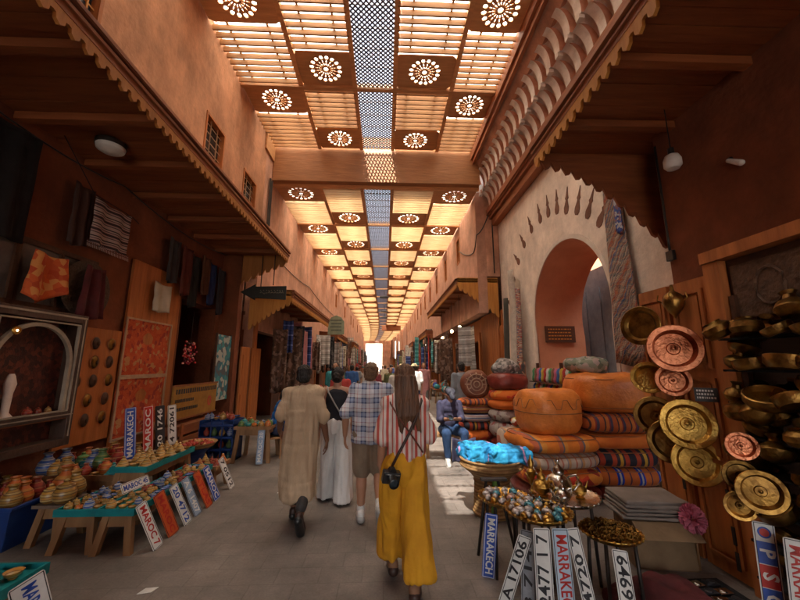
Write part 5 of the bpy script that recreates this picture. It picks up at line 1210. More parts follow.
for k, (z, h, m, lb) in enumerate([(0, .2, K_pale, 'pale cushion at the foot of the far striped stack'), (.2, .19, K_redfl, 'red flowered cushion low in the far striped stack'), (.39, .16, K_str2, 'dark banded cushion in the far striped stack'),
        (.55, .16, bands('blue_grey_weave', [(1, (.10, .12, .25)), (1, (.45, .42, .42)), (.6, (.3, .06, .05)), (1, (.5, .46, .42))], 2, .07, .9, .3, .01), 'blue and grey woven cushion in the far striped stack'),
        (.71, .15, bands('brown_yellow_weave', [(1, (.28, .08, .03)), (.5, (.5, .32, .08)), (1, (.16, .05, .04))], 2, .06, .9), 'brown and yellow woven cushion in the far striped stack'), (.86, .13, K_str1, 'orange striped cushion below the sunburst pouf')]):
    pouf(lb, (F1[0], F1[1]+.1, z), .33, h, m, 3.2, .1)
F2 = (2.42, 7.05)
for k, (z, h, m, lb) in enumerate([(0, .3, M_leather_red, 'dark red pouf at the foot of the far leather stack'), (.3, .3, speckle('grey_floral', [(.40, .33, .30), (.25, .18, .17), (.45, .40, .36), (.3, .08, .07)], 14, .9), 'grey flowered cushion in the far leather stack'),
        (.6, .22, MC['grey_floral'], 'second grey flowered cushion in the far leather stack'), (.82, .17, K_orange, 'orange cushion in the far leather stack'), (.99, .2, K_redfl, 'orange and red cushion under the dark red leather pouf'), (1.19, .30, M_leather_red, 'round dark red leather pouf on the far leather stack')]):
    pouf(lb, (F2[0], F2[1], z), .35, h, m, 2.8, .2)
bundle('crumpled grey sheepskin heap on top of the dark red leather pouf', (2.42, 7.05, 1.48), .22, speckle('grey_heap', [(.22, .20, .19), (.38, .35, .32), (.12, .11, .10)], 18, .9), sz=.8)
bundle('small yellow and white flowered cloth heap beside the far leather stack', (2.35, 6.2, .62), .16, speckle('yellow_floral', [(.6, .4, .05), (.6, .58, .5), (.2, .35, .1), (.55, .1, .05)], 14, .9))
pouf('brown woven pouf standing behind the wicker basket', (2.25, 6.2, 0), .33, .60, K_pale, 2.5)
# basket with blue cloth
t = thing('wicker_basket', 'wide wicker basket on a wicker pedestal holding folded blue cloth', 'basket', (1.24, 4.3, 0)); t.scale = (.76, .76, 1.06)
prof = [(.27, 0), (.28, .04), (.26, .12), (.25, .30), (.26, .36), (.33, .42), (.43, .47), (.455, .50), (.455, .565), (.43, .57), (.42, .52), (.28, .44), (.02, .42)]
MB().lathe([(r_*(1+.018*(i % 2)), z) for i, (r_, z) in enumerate(prof)], n=64).build('bowl', M_wicker, t, smooth=True)
mb = MB()
for k in range(60):
    a = 2*PI*k/60; mb.tube([(.28*math.cos(a), .28*math.sin(a), .02), (.255*math.cos(a), .255*math.sin(a), .32)], .007, 5)
mb.build('weave', M_wicker, t); mb = MB()
for z, r_ in ((.03, .285), (.34, .262), (.50, .462), (.565, .462)): mb.tube([(r_*math.cos(2*PI*k/48), r_*math.sin(2*PI*k/48), z) for k in range(48)], .013, 6, True)
mb.build('rim', M_wicker, t, smooth='all')
M_bl = bands('blue_batik', [(5, (.01, .20, .42)), (.6, (.45, .25, .45)), (1.2, (.01, .22, .48)), (4, (.02, .30, .56))], 0, .42, .8, .4, .10)
for k, (x, y, z, w_, d_, h_, lb, rz) in enumerate([(1.13, 4.36, .58, .46, .36, .15, 'folded bright blue batik cloth heaped in the left of the wicker basket', .2), (1.42, 4.22, .58, .46, .34, .13, 'folded bright blue batik cloth spilling over the right rim of the wicker basket', -.12)]):
    mb = MB()
    for j in range(4): mb.obox((0, 0, .025+j*h_/4), (w_*(1-.03*j), d_*(1-.04*j), h_/4*.9), (.0, .02*(j % 2), .05*j))
    f_ = folds(12, 10, .034, k*9); remesh(mb, 'folded_cloth', M_bl, None, .009, 2, lambda p: f_(p), (x, y, z)).rotation_euler = (0, 0, rz)
    tag([o for o in C.objects if o.name.startswith('folded_cloth')][-1], lb, 'cloth')
hang('dark blue cloth hanging over the back of the wicker basket', 'cloth', (1.0, 4.62, .76), .3, .3, M_shirtnavy, PI/2, nf=1.5)
# tray tables -----------------------------------------------------------------------------
def tray_table(label, c, z, r, m, legm=None, low=False):
    t = thing('tray_table', label, 'table', (c[0], c[1], 0)); legm = legm or M_steel_dk
    n = 40
    pf = [(.004, z-.012), (r*.9, z-.012), (r*1.0, z+.012), (r*1.04, z+.018), (r*1.03, z+.024), (r*.98, z+.020), (r*.88, z-.002), (.004, z-.004)]
    q = MB().lathe([(a, b) for a, b in pf], n=n, wob=0).build('tray', m, t, smooth=True)
    mb = MB()
    for k in range(28): a = 2*PI*k/28; mb.ell((r*1.03*math.cos(a), r*1.03*math.sin(a), z+.02), (.012,)*3, 6, 5)
    mb.build('rim_beads', m, q)
    for k in range(4):
        a = PI/4+PI/2*k; MB().tube([(r*.75*math.cos(a), r*.75*math.sin(a), z-.013), (r*.85*math.cos(a), r*.85*math.sin(a), 0)], .013, 8).build('leg', legm, t, smooth='all')
    return t
tray_table('brass tray table of small silver and shell boxes, nearest the walkers', (1.02, 3.20), .54, .21, M_brass)
tray_table('wide brass tray table with turquoise and silver eggs in front', (1.17, 2.86), .56, .235, M_brass)
tray_table('silver tray table carrying teapots behind the brass trays', (1.50, 3.10), .58, .26, M_silver)
tray_table('low brass tray heaped with brass rings and charms, right of the number plates', (1.68, 2.80), .43, .20, M_brass)
rt = random.Random(5)
M_eggT = mat('turquoise_enamel', (.10, .32, .38), (.05, .2, .26), .2, .3, vary=.2); M_eggS = mat('pearl_shell', (.55, .50, .47), (.38, .33, .32), .2, .3, vary=.2); M_eggR = mat('rose_shell', (.5, .3, .24), (.35, .2, .17), .25, .2, vary=.2)
em_ = [MB().ell((0, 0, .024), (.036, .026, .024), 14, 10).lathe([(.006, .047), (.008, .052), (.002, .056)], n=8).mesh('egg', m, smooth='all') for m in (M_eggT, M_eggS, M_brass, M_eggR)]
EN = ['turquoise', 'pearl grey', 'brass', 'rose shell']
for cx, cy, z, r_, cols, where in ((1.17, 2.86, .558, .20, [0, 1, 2, 1, 2], 'on the wide brass tray in front'), (1.02, 3.20, .538, .18, [3, 1, 2, 1, 0], 'on the brass tray nearest the walkers')):
    for ring, n in ((.0, 1), (.075, 6), (.145, 12), (.19, 14)):
        if ring > r_-.01: continue
        for k in range(n):
            a = 2*PI*k/n+ring; i = rt.choice(cols); o = obj('trinket_box', em_[i], None, (cx+ring*math.cos(a), cy+ring*math.sin(a), z), (0, 0, rt.uniform(0, 6)), (rt.uniform(.8, 1.25),)*3)
            tag(o, f'{EN[i]} egg shaped trinket box {where}', 'trinket box', 'trinket boxes on the brass trays')
def teapot(label, loc, s, rz, m):
    t = thing('teapot', label, 'teapot', loc, (0, 0, rz)); t.scale = (s,)*3
    MB().lathe([(.045, 0), (.05, .006), (.03, .016), (.06, .04), (.078, .075), (.066, .108), (.034, .13), (.036, .142), (.0, .143)], n=24).build('body', m, t, smooth=True)
    MB().lathe([(.038, .143), (.036, .155), (.018, .175), (.008, .19), (.014, .20), (.012, .212), (.003, .226)], n=18).build('lid', m, t, smooth=True)
    MB().tube([(.06, 0, .06), (.10, 0, .07), (.125, 0, .11), (.15, 0, .15)], [.018, .014, .010, .007], 10).build('spout', m, t, smooth='all')
    MB().tube([(-.055, 0, .12), (-.10, 0, .135), (-.115, 0, .09), (-.09, 0, .05), (-.06, 0, .045)], .007, 8).build('handle', m, t, smooth='all')
teapot('tall silver teapot in the middle of the silver tray', (1.47, 3.12, .58), 1.35, 2.6, M_silver)
teapot('brass teapot at the left of the silver tray', (1.33, 3.14, .58), 1.0, 2.2, M_brass)
teapot('smaller silver teapot at the front of the silver tray', (1.42, 2.96, .58), .8, 3.4, M_silver)
teapot('low brass teapot at the right of the silver tray', (1.62, 3.08, .58), .75, .4, M_brass)
t = MB().lathe([(.03, 0), (.03, .01), (.01, .02), (.012, .1), (.03, .13), (.04, .18), (.02, .2), (.026, .25), (.01, .28), (.003, .31)], n=16).build('brass_ornament', M_brass, None, smooth=True, loc=(1.27, 3.2, .58)); tag(t, 'slender brass finial ornament behind the brass teapot', 'ornament')
rg = random.Random(11); mb = MB()
for k in range(150):
    a, r_ = rg.uniform(0, 6.28), .175*math.sqrt(rg.random()); c = Vector((r_*math.cos(a), r_*math.sin(a), .015+.055*(1-r_/.18)*rg.random()+.01)); E_ = Euler((rg.uniform(0, 3), rg.uniform(0, 3), 0)).to_matrix(); q = rg.uniform(.010, .022)
    mb.tube([c + E_ @ Vector((q*math.cos(2*PI*j/8), q*math.sin(2*PI*j/8), 0)) for j in range(8)], .0045, 5, True)
o = mb.build('brass_rings', M_brass_dk, None, smooth='all', loc=(1.68, 2.80, .43)); o['kind'] = 'stuff'; tag(o, 'heap of small brass rings and charms on the low brass tray', 'rings')
# number plates hung round the trays
plate('blue number plate with white letters, hanging left of the brass tray tables', 'MARRAKECH', M_blue, M_white, (.86, 3.02, .52), (.83, 3.10, .0), -1, (-.25, -1, .2), .11, .50, sz=.085)
plate('white number plate reading A 17106, slanting from the front brass tray', 'A 17106', M_white, M_ink, (.99, 2.66, .50), (.86, 2.80, .0), 1, (-.1, -1, .3), .10, .52, sz=.09)
plate('wide white number plate reading 42477 with red figure, under the front brass tray', '42477 1 7', M_white, M_ink, (1.08, 2.61, .54), (1.055, 2.56, .02), 1, (0, -1, .1), .13, .54, sz=.115)
plate('white plate with big red letters beside the 42477 plate', 'MARRAKECH', mat('plate_sky', (.50, .62, .72), (.42, .54, .66), .45, bump=.05), M_red, (1.205, 2.60, .54), (1.19, 2.54, .02), -1, (0, -1, .1), .125, .54, sz=.11)
plate('narrow white number plate with a red mark, slanting right of the red lettered one', '1 4720 7', M_white, M_ink, (1.31, 2.64, .54), (1.34, 2.50, .02), 1, (.05, -1, .2), .10, .54, sz=.085)
plate('white number plate reading 6469, hanging from the low tray of brass rings', '6469 1 1', M_white, M_ink, (1.60, 2.585, .41), (1.53, 2.42, .0), -1, (0, -1, .2), .12, .46, sz=.11)
plate('grey worn number plate seen edge on behind the 42477 plate', '3 7140', mat('plate_worn', (.30, .32, .35), (.2, .22, .25)), M_ink, (1.03, 2.72, .50), (.99, 2.68, .0), 1, (-.6, -1, .1), .11, .5, sz=.08)
t = thing('folding_trestle', 'green and grey folding stand between the basket and the trays', 'stand', (.98, 3.45, 0)); 
MB().tube([(0, 0, 0), (.06, .05, .6)], .026, 8).build('leg', mat('green_paint', (.12, .22, .03), (.08, .15, .02)), t, smooth='all'); MB().tube([(-.14, -.02, 0), (-.03, .03, .6)], .014, 8).build('leg', M_steel_dk, t, smooth='all'); MB().tube([(.2, -.02, 0), (.08, .03, .6)], .014, 8).build('leg', M_steel_dk, t, smooth='all')
MB().box(-.08, .16, -.0, .06, .6, .62).build('bar', M_steel_dk, t)
t = thing('rag_pile', 'dark red rag pile lying on the paving under the tray tables', 'rags', (1.95, 2.75, 0)); 
f_ = folds(5, 5, .05, 2); remesh(MB().ell((0, 0, .02), (.36, .22, .06)).ell((.2, .1, .03), (.2, .16, .06)), 'rag', MC['oxblood_cloth'], t, .014, 3, f_)
# box with folded greys, duster
t = thing('cardboard_box', 'brown cardboard box beside the brass door, under folded grey cloths', 'box', (2.36, 3.30, 0), (0, 0, -.15)); Mcard = mat('cardboard', (.20, .125, .065), (.15, .09, .045), .9)
MB().box(-.24, .24, -.17, .17, .004, .36).build('carton', Mcard, t, bevel=.004); MB().box(-.241, .241, -.1705, .1705, .0, .003).build('base', Mcard, t)
MB().add([(-.24, -.171, .36), (.24, -.171, .36), (.24, -.30, .27), (-.24, -.30, .27), (-.24, -.174, .363), (.24, -.174, .363), (.24, -.303, .273), (-.24, -.303, .273)], [(0,1,2,3),(4,7,6,5),(0,4,5,1),(1,5,6,2),(2,6,7,3),(3,7,4,0)]).build('flap', Mcard, t)
for k in range(5):
    f_ = folds(4, 3, .012, k); mb = MB(); mb.box(-.29+.008*k, .26, -.18, .2, 0, .022)
    o = remesh(mb, 'folded_cloth', mat('grey_folded_cloth', (.22, .18, .155), (.16, .13, .11), .95), None, .011, 3, f_, (2.34+.008*(k % 2), 3.31, .37+.031*k)); o.rotation_euler = (0, 0, -.15+.03*(k % 3)); tag(o, f'grey folded cloth, {ORD[k]} from the bottom of the pile on the cardboard box', 'cloth')
t = thing('feather_duster', 'pink feather duster with a wooden handle leaning by the cardboard box', 'duster', (2.62, 3.10, .02), (.1, -.15, 0)); MB().tube([(-.04, 0, 0), (-.02, 0, .3)], .009, 8).build('handle', M_stool, t, smooth='all')
mb = MB(); rf_ = random.Random(3)
for k in range(420):
    a, b_ = rf_.uniform(0, 6.28), math.asin(rf_.uniform(-1, 1)); d_ = Vector((math.cos(a)*math.cos(b_), math.sin(a)*math.cos(b_), math.sin(b_))); c = Vector((-.02, 0, .40)); e = c + Vector((d_.x*.085, d_.y*.085, d_.z*.11)); sd_ = d_.cross(Vector((rf_.random()-.5, rf_.random()-.5, .3))).normalized()*.012
    mb.add([c + d_*.03, e+sd_, e + d_*.014, e-sd_], [(0, 1, 2, 3)])
mb.build('feathers', mat('pink_feather', (.66, .20, .28), (.50, .12, .20), .9), t)
# door with brass -----------------------------------------------------------------------
for k, (y0, y1, lb) in enumerate(((3.26, 3.64, 'far leaf of the tall orange wooden door, partly hidden by brass trays'), (2.84, 3.22, 'near leaf of the tall orange wooden door, iron hinges low down'))):
    t = thing('door_leaf', lb, 'door', (2.76, y0, 0)); W_ = y1-y0; MB().box(.0, .05, 0, W_, .02, 2.42).build('leaf', M_wood_z, t); mb = MB()
    for z0, z1 in ((.12, .78), (.86, 1.55), (1.63, 2.32)):
        for a, b_, c_, d_ in ((.03, .06, z0, z1), (W_-.06, W_-.03, z0, z1), (.0601, W_-.0601, z0, z0+.03), (.0601, W_-.0601, z1-.03, z1)): mb.box(-.022, -.0005, a, b_, c_, d_)
        mb.box(-.012, -.0005, .085, W_-.085, z0+.055, z1-.055)
    mb.build('panel', M_wood_z, t)
    for z in (.1, .28, .55): MB().box(-.030, -.0225, W_*.15, W_*.22, z, z+.13).build('hinge', M_steel_dk, t)
def disc(label, loc, r, m, face, depth=.02, cat='tray', name='brass_tray', boss=True):
    n = Vector(face).normalized(); q = n.to_track_quat('Z', 'Y').to_euler(); t = thing(name, label, cat, loc, q)
    pf = [(.002, .004), (r*.35, .002), (r*.66, -.002), (r*.72, .004+depth*.4), (r*.78, .012+depth), (r*.97, .014+depth), (r, .008+depth), (r*.97, .004+depth), (r*.8, .002+depth*.8), (r*.7, -.008), (.002, -.008)]
    MB().lathe(pf, n=44).build('dish', m, t, smooth=True)
    if boss: MB().lathe([(r*.26, .003), (r*.22, .012), (r*.10, .013), (r*.06, .02), (.002, .022)], n=24).build('boss', m, t, smooth=True)
    return t
disc('deep oval brass platter hanging highest on the far door leaf', (2.66, 3.52, 2.06), .20, M_brass_dk, (-1, -.45, .05), boss=False)
disc('polished copper bowl hanging above the brass trays', (2.58, 3.06, 1.80), .21, M_copper, (-.55, -1, .1), .05, 'bowl', 'copper_bowl')
disc('small bright brass bowl hanging below the oval platter', (2.58, 3.40, 1.53), .15, M_brass, (-.8, -1, .25), .06, 'bowl', 'brass_bowl', False)
disc('dull brass tray half hidden behind the big brass tray', (2.60, 3.40, 1.18), .18, M_brass_dk, (-.9, -1, .1))
disc('big shiny brass tray with a ringed centre, right of the dull one', (2.55, 2.99, 1.17), .20, M_brass, (-.5, -1, .2))
disc('brass tray tucked behind between two larger ones on the door', (2.60, 3.24, .98), .19, M_brass_dk, (-.8, -1, .1))
disc('brass tray with a pierced centre, lowest on the door', (2.64, 3.05, .85), .185, M_brass, (-.55, -1, .2))
disc('small copper dish hanging behind the copper bowl', (2.62, 3.16, 1.52), .14, M_copper, (-.6, -1, .1))
t = thing('lantern', 'dark pierced brass lantern hanging high on the near door leaf', 'lantern', (2.68, 3.1, 2.2)); MB().lathe([(.01, .2), (.02, .14), (.07, .10), (.09, .03), (.06, -.04), (.02, -.09), (.004, -.12)], n=10).build('body', M_brass_dk, t, smooth=True)
for k in range(5): a = 2*PI*k/5; MB().tube([(.08*math.cos(a), .08*math.sin(a), .03), (.12*math.cos(a), .12*math.sin(a), .06), (.11*math.cos(a), .11*math.sin(a), .11)], .006, 5).build('arm', M_brass_dk, t, smooth='all')
t = thing('chalk_sign', 'small black sign with white writing beside the brass trays', 'sign', (2.62, 2.84, 1.42), (0, 0, -.7)); MB().box(-.075, .075, -.006, .006, -.055, .055).build('board', M_black_pl, t)
rs = random.Random(5); mb = MB()
for r_ in range(3):
    x = -.06
    while x < .05: w_ = rs.uniform(.006, .014); mb.box(x, x+w_, -.0075, -.0062, .025-r_*.028, .040-r_*.028); x += w_+.006
mb.build('writing', M_white, t)
# brass pots massed at the near right ------------------------------------------------------
bp = [[(.05, 0), (.11, .02), (.14, .07), (.13, .13), (.08, .17), (.085, .185), (.075, .185), (.06, .17)], [(.04, 0), (.10, .03), (.13, .09), (.10, .15), (.05, .18), (.04, .22), (.06, .25), (.05, .25)], [(.12, 0), (.15, .04), (.15, .10), (.14, .105), (.13, .05), (.02, .01)]]
BPM = [MB().lathe(p_, n=28).mesh('brass_pot', m, smooth=True) for p_ in bp for m in (M_brass_dk, M_brass)]
rp = random.Random(9)
for lv in range(8):
    z = .22+lv*.235
    o = MB().box(2.60, 2.79, 1.55, 2.64, z-.02, z-.004).build('shelf', M_black); tag(o, f'dark wooden shelf of brass pots at right, {ORD[lv]} from the bottom', 'shelf')
    for c_ in range(5):
        for r_ in range(2):
            if lv < 2 and r_ == 0: continue
            q_ = rp.uniform(.55, .85); o = obj('brass_pot', BPM[rp.choice([0, 2, 4])], None, (2.58+.12*r_, 2.56-.19*c_+rp.uniform(-.03, .03), z+(.1 if rp.random() < .3 else 0)), (rp.uniform(-.5, .5), rp.uniform(-.6, .3), rp.uniform(0, 6)), (q_,)*3)
            tag(o, f'{"brass" } pot crowded on the {ORD[lv]} shelf from the bottom at right', 'pot', 'brass pots on the right shelves')
MB_ = MB().box(2.52, 2.56, 1.5, 1.54, 0, 2.2).box(2.75, 2.79, 1.5, 1.54, 0, 2.2).box(2.75, 2.79, 2.6, 2.645, 0, 2.2); tag(MB_.build('rack_posts', M_wood_dk), 'dark posts of the brass shelves at the right edge', 'rack')
for k, (y, z, r_) in enumerate([(2.46, .92, .10), (2.34, .86, .13), (2.50, .72, .09), (2.42, 1.12, .09)]):
    disc(f'{["ringed", "larger ringed", "small low", "high copper toned"][k]} dish hung on the front of the brass shelves at right', (2.42, y, z), r_, M_brass_dk if k < 3 else M_copper, (-.7, -1, .1), cat='dish', name='dish')
t = plate('blue and red plate with letters P S G standing at the lower right', ' ', M_white, M_ink, (2.50, 2.44, .64), (2.46, 2.42, .12), -1, (-.6, -1, .1), .12, .52)
for c_ in list(t.children):
    if c_.name.startswith('lettering') : bpy.data.objects.remove(c_)
for k, (ch, m) in enumerate((('P', M_blue), ('S', M_red), ('G', M_blue))):
    x0 = -.145+.135*k; MB().box(x0, x0+.13, -.046, .046, .0001, .0012).build('letter_field', m, t); obj('lettering', text_mesh(ch, .10, M_white, 'lettering', .0008, None, .003), t, (x0+.065, 0, .0022))
MB().lathe([(.034, .0002), (.034, .0018), (.0, .002)], n=24).build('roundel', M_blue, t, loc=(-.20, 0, 0)); MB().lathe([(.024, .0019), (.024, .0026), (.0, .0028)], n=24).build('roundel_centre', M_red, t, loc=(-.20, 0, 0))
plate('white plate with red letters standing at the lower right corner', 'MARRAKECH', M_white, M_red, (2.50, 2.26, .60), (2.45, 2.25, .08), -1, (-.6, -1, .1), .12, .54, sz=.10)
rc = random.Random(6)
for k in range(9):
    w_, h_ = rc.uniform(.07, .12), rc.uniform(.012, .02); o = MB().box(-w_/2, w_/2, -.035, .035, 0, h_).lathe([(.03, h_), (.025, h_+.008), (.002, h_+.009)], n=10).build('small_tin', M_silver if k % 2 else M_ink, None, loc=(2.28+.11*(k % 3), 2.92-.10*(k//3), .012), rot=(0, 0, rc.uniform(-.6, .6)), bevel=.003)
    tag(o, f'{"silver" if k % 2 else "black"} small tin laid on the ground mat at lower right', 'tin', 'small tins on the mat')
tag(MB().box(2.18, 2.62, 2.62, 3.0, .004, .011).build('mat', M_black), 'black mat on the ground at lower right with small tins', 'mat')
# bulb, lamp
t = thing('hanging_bulb', 'white glass lamp hanging below the near right awning', 'lamp', (3.16, 3.4, 3.86)); MB().lathe([(.03, .10), (.065, .08), (.085, .03), (.085, -.04), (.06, -.075), (.002, -.085)], n=24).build('glass', M_white, t, smooth=True)
MB().lathe([(.03, .17), (.032, .10), (.02, .10)], n=14).build('holder', M_black_pl, t, smooth=True); MB().tube([(0, 0, .17), (0, 0, .66)], .006, 6).build('cord', M_black_pl, t)
t = thing('wall_lamp', 'small white lamp head on the dark upper wall at the right edge', 'lamp', (3.42, 3.0, 3.62)); MB().caps((0, .05, .05), (0, -.06, -.04), .022, .03).build('shade', M_white, t, smooth='all'); MB().box(-.0, .03, .03, .06, .03, .08).build('bracket', M_black_pl, t)
# around the gateway ------------------------------------------------------------------------
rgc = random.Random(5); RC = [(.30, .22, .17), (.32, .05, .04), (.18, .15, .15), (.36, .27, .20), (.06, .09, .22), (.36, .13, .06), (.40, .32, .26), (.14, .05, .06), (.28, .22, .18), (.07, .10, .12), (.34, .09, .06)]
M_rug = bands('rag_weave', [(rgc.uniform(.3, 1), rgc.choice(RC)) for _ in range(26)], 1, .62, .95, 1.0, .16, 2, [(rgc.uniform(.3, 1), rgc.choice(RC)) for _ in range(12)], .21, diag=.8, bsc=45, mixf=.3)
rug = hang('tall narrow multicoloured rag rug hanging on the right side of the arch', 'rug', (3.66, 5.15, 4.66), .36, 3.0, M_rug, name='rag_rug', nf=1, fold=.02, taper=1.8, jag=.01)
rug = hang('narrow blue and white tile patterned strip hanging beside the rag rug', 'rug', (3.64, 5.02, 4.68), .14, 1.0, speckle('blue_tile', [(.03, .05, .22), (.4, .4, .45), (.04, .08, .3), (.2, .1, .15)], 24, .6), name='patterned_strip', nf=1, fold=.01)
M_wrug = mat('white_wool', (.56, .49, .42), (.42, .36, .31), .95, scale=9, bump=.9, bsc=40)
for k, (y, w_, z, h_, m, lb) in enumerate([(9.55, .34, 4.3, 3.0, M_wrug, 'long white wool rug hanging at the left edge of the gateway'), (9.15, .16, 3.7, 2.5, speckle('flat_weave', [(.35, .16, .10), (.12, .12, .16), (.45, .36, .28), (.3, .06, .05)], 9, .9, st=(1, 3, 8)), 'narrow dark patterned rug hanging left of the arch'),
        (10.1, .22, 3.6, 3.2, mat('dark_green_cloth', (.05, .045, .035)), 'dark narrow cloth hanging left of the white wool rug')]):
    o = MB().sheet(lambda u, v: (.09*math.cos(u*PI-PI/2)*-1 + .03*math.sin(v*4+k), -(w_/2)*math.cos(u*PI)*(1+.5*v), -v*h_), 14, 16, .02).build('hanging_rug', m, None, smooth='all', loc=(3.58, y, z)); tag(o, lb, 'rug')
hang('tall pile of dark red and brown rugs leaning at the arch foot', 'rugs', (3.4, 8.75, 1.75), .5, 1.2, speckle('red_brown_rug', [(.3, .05, .03), (.12, .06, .04), (.4, .2, .12), (.05, .04, .04)], 8, .9), name='rug', nf=2)
sr = thing('slipper_rack', 'wooden rack of bright slippers standing in front of the arch', 'rack', (3.45, 6.9, 0)); 
for z in (.95, 1.28): MB().box(-.12, .12, -1.0, 1.25, z, z+.02).build('shelf', M_wood_dk, sr)
for y in (-1.0, .1, 1.21): MB().box(.06, .12, y, y+.04, 0, 1.7).build('post', M_wood_dk, sr)
SC = [('green', (.08, .28, .12)), ('pink', (.6, .15, .25)), ('yellow', (.6, .42, .06)), ('white', (.65, .62, .58)), ('brown', (.25, .12, .07)), ('blue', (.06, .14, .38)), ('red', (.45, .04, .03))]
slm = [MB().lathe([(.02, 0), (.04, .02), (.045, .08), (.038, .15), (.05, .22), (.035, .27), (.004, .30)], n=12).mesh('slipper', cloth('slipper_'+n_, c_), smooth=True) for n_, c_ in SC]
for r_ in range(2):
    for k in range(19):
        i = (k*3+r_*2) % 7; o = obj('slipper', slm[i], None, (3.40, 5.98+.115*k, .97+.33*r_), (0, .12, 0), (1, 1.05, 1)); tag(o, f'{SC[i][0]} slipper standing in the {["lower", "upper"][r_]} row of the rack before the arch', 'slipper', 'slippers on the rack')
# ------------------------------------------------------------------ textiles and goods down the street
TC = [('deep blue', (.04, .07, .25)), ('cream', (.52, .44, .34)), ('red', (.42, .05, .04)), ('turquoise', (.06, .30, .32)), ('black', (.03, .03, .035)), ('mustard', (.50, .28, .05)), ('pale grey', (.42, .40, .38)), ('dark brown', (.10, .05, .03)),
      ('pink', (.52, .22, .24)), ('olive', (.16, .17, .08)), ('white', (.62, .60, .56)), ('orange', (.50, .15, .03))]
def tmat(i):
    n_, c = TC[i]
    if i % 3 == 0: return bands('textile_'+n_.replace(' ', '_'), [(2, c), (.5, tuple(min(.7, x*2+.15) for x in c)), (1.5, c), (.4, tuple(x*.4 for x in c))], 2, .3, .9, .4, .03)
    if i % 3 == 1: return speckle('textile_'+n_.replace(' ', '_'), [c, tuple(x*.6 for x in c), c, tuple(min(.7, x*1.5+.06) for x in c)], 12, .9)
    return cloth('textile_'+n_.replace(' ', '_'), c)
rr_ = random.Random(21); cnt = {}
def ordn(k): return ORD[k] if k < 20 else f'{ORD[k-20]} beyond the twentieth'
for side, sn in ((-1, 'left'), (1, 'right')):
    y = 10.2 if side < 0 else 12.1; k = 0
    while y < 62:
        i = rr_.choice([4, 7, 7, 9, 0, 8]) if (y < 15 and side < 0) else (rr_.choice([0, 3, 6, 7, 4, 1, 10, 6]) if y < 18 else rr_.choice([0, 1, 2, 3, 4, 6, 6, 7, 8, 9, 10, 1, 7, 4])); w_ = rr_.uniform(.2, .55)*(1+y*.014); x = side*(3.15 if side < 0 else rr_.uniform(2.5, 3.3)) + bend(y) - side*rr_.uniform(0, .35)
        top = rr_.uniform(2.5, 3.15) if y < 20 else rr_.uniform(2.6, 4.0); h_ = rr_.uniform(1.0, 1.9)*(1.25 if y > 20 else 1)
        key = (sn, TC[i][0]); cnt[key] = cnt.get(key, -1)+1
        hang(f'{TC[i][0]} textile hanging along the {sn} side, {ORD[min(cnt[key], 19)]} of that colour from the near end', 'textile', (x, y, top), w_, h_, tmat(i), rr_.choice([0, 0, side*.9, side*1.3]), name='hanging_textile', group='textiles hung along the street', seed=k, nf=2.5, fold=.045)
        y += rr_.uniform(.2, .5)*(1+y*.04); k += 1
for side, sn in ((-1, 'left'), (1, 'right')):
    for k in range(7):
        y0 = (10.6 if side < 0 else 12.4)+k*3.4+ (0 if k < 4 else 3); x0, x1 = sorted((side*2.2+bend(y0), side*2.9+bend(y0)))
        table(f'{ORD[k]} low goods table from the near end along the {sn} side of the street', x0, x1, y0, y0+1.7, .6, M_wood, .02, 'goods_table')
        rq = random.Random(k*3+side)
        for q in range(10):
            i = rq.randrange(12); z_ = .6 + .09*(q % 2); o = remesh_free = MB().ell((0, 0, .06), (.12, .14, .07), 12, 8).build('goods_pile', tmat(i), None, smooth='all', loc=(x0+.13+.42*(q % 2)+rq.uniform(-.02, .02), y0+.15+.34*(q//2), .6), rot=(0, 0, rq.random()), ); o.scale = (1, 1, rq.uniform(1, 2.4))
            tag(o, f'small {TC[i][0]} heap of goods on the {ORD[k]} table along the {sn} side', 'goods', 'goods heaped on the far tables')
for k, (x, y, z, r_) in enumerate([(-2.55, 18.2, 3.6, .38)]):
    t = thing('hanging_sign', 'pale green rounded sign hanging on the left beyond the low awning', 'sign', (x, y, z)); MB().prism([(-.42, -.4), (.42, -.4), (.42, .25), (.25, .5), (0, .6), (-.25, .5), (-.42, .25)], .05, 'y', 0).build('board', mat('pale_green', (.25, .32, .24), (.18, .24, .18)), t)
    mb = MB()
    for r2 in range(4): mb.box(-.3+.05*(r2 % 2), .28, -.012, -.001, .3-.17*r2, .37-.17*r2)
    mb.build('lettering', mat('sign_grey', (.1, .14, .12)), t); MB().tube([(.4, .02, .2), (.4, .02, .3), (-1, .02, .3)], .02).build('arm', M_steel_dk, t)
for k, (y, z) in enumerate([(12.6, 3.0), (14.1, 3.0), (16.5, 2.9)]):
    t = thing('bulb_lamp', f'{ORD[k]} small bright lamp under the golden gabled awning', 'lamp', (2.7, y, z), 0, 'lamps under the golden awning'); MB().ell((0, 0, 0), (.06, .06, .07), 14, 10).build('bulb', em, t, smooth='all'); MB().tube([(0, 0, .05), (0, 0, 4.2-z)], .008, 6).build('cord', M_black_pl, t)
# wooden front under the golden awning
t = thing('plank_shopfront', 'orange plank shopfront under the golden gabled awning', 'shopfront', (3.66, 11.0, 0))
for k in range(9): MB().box(-.06, -.01, .02+k*.22, .02+k*.22+.2, 0, 3.4-.0).build('plank', M_wood_z, t)

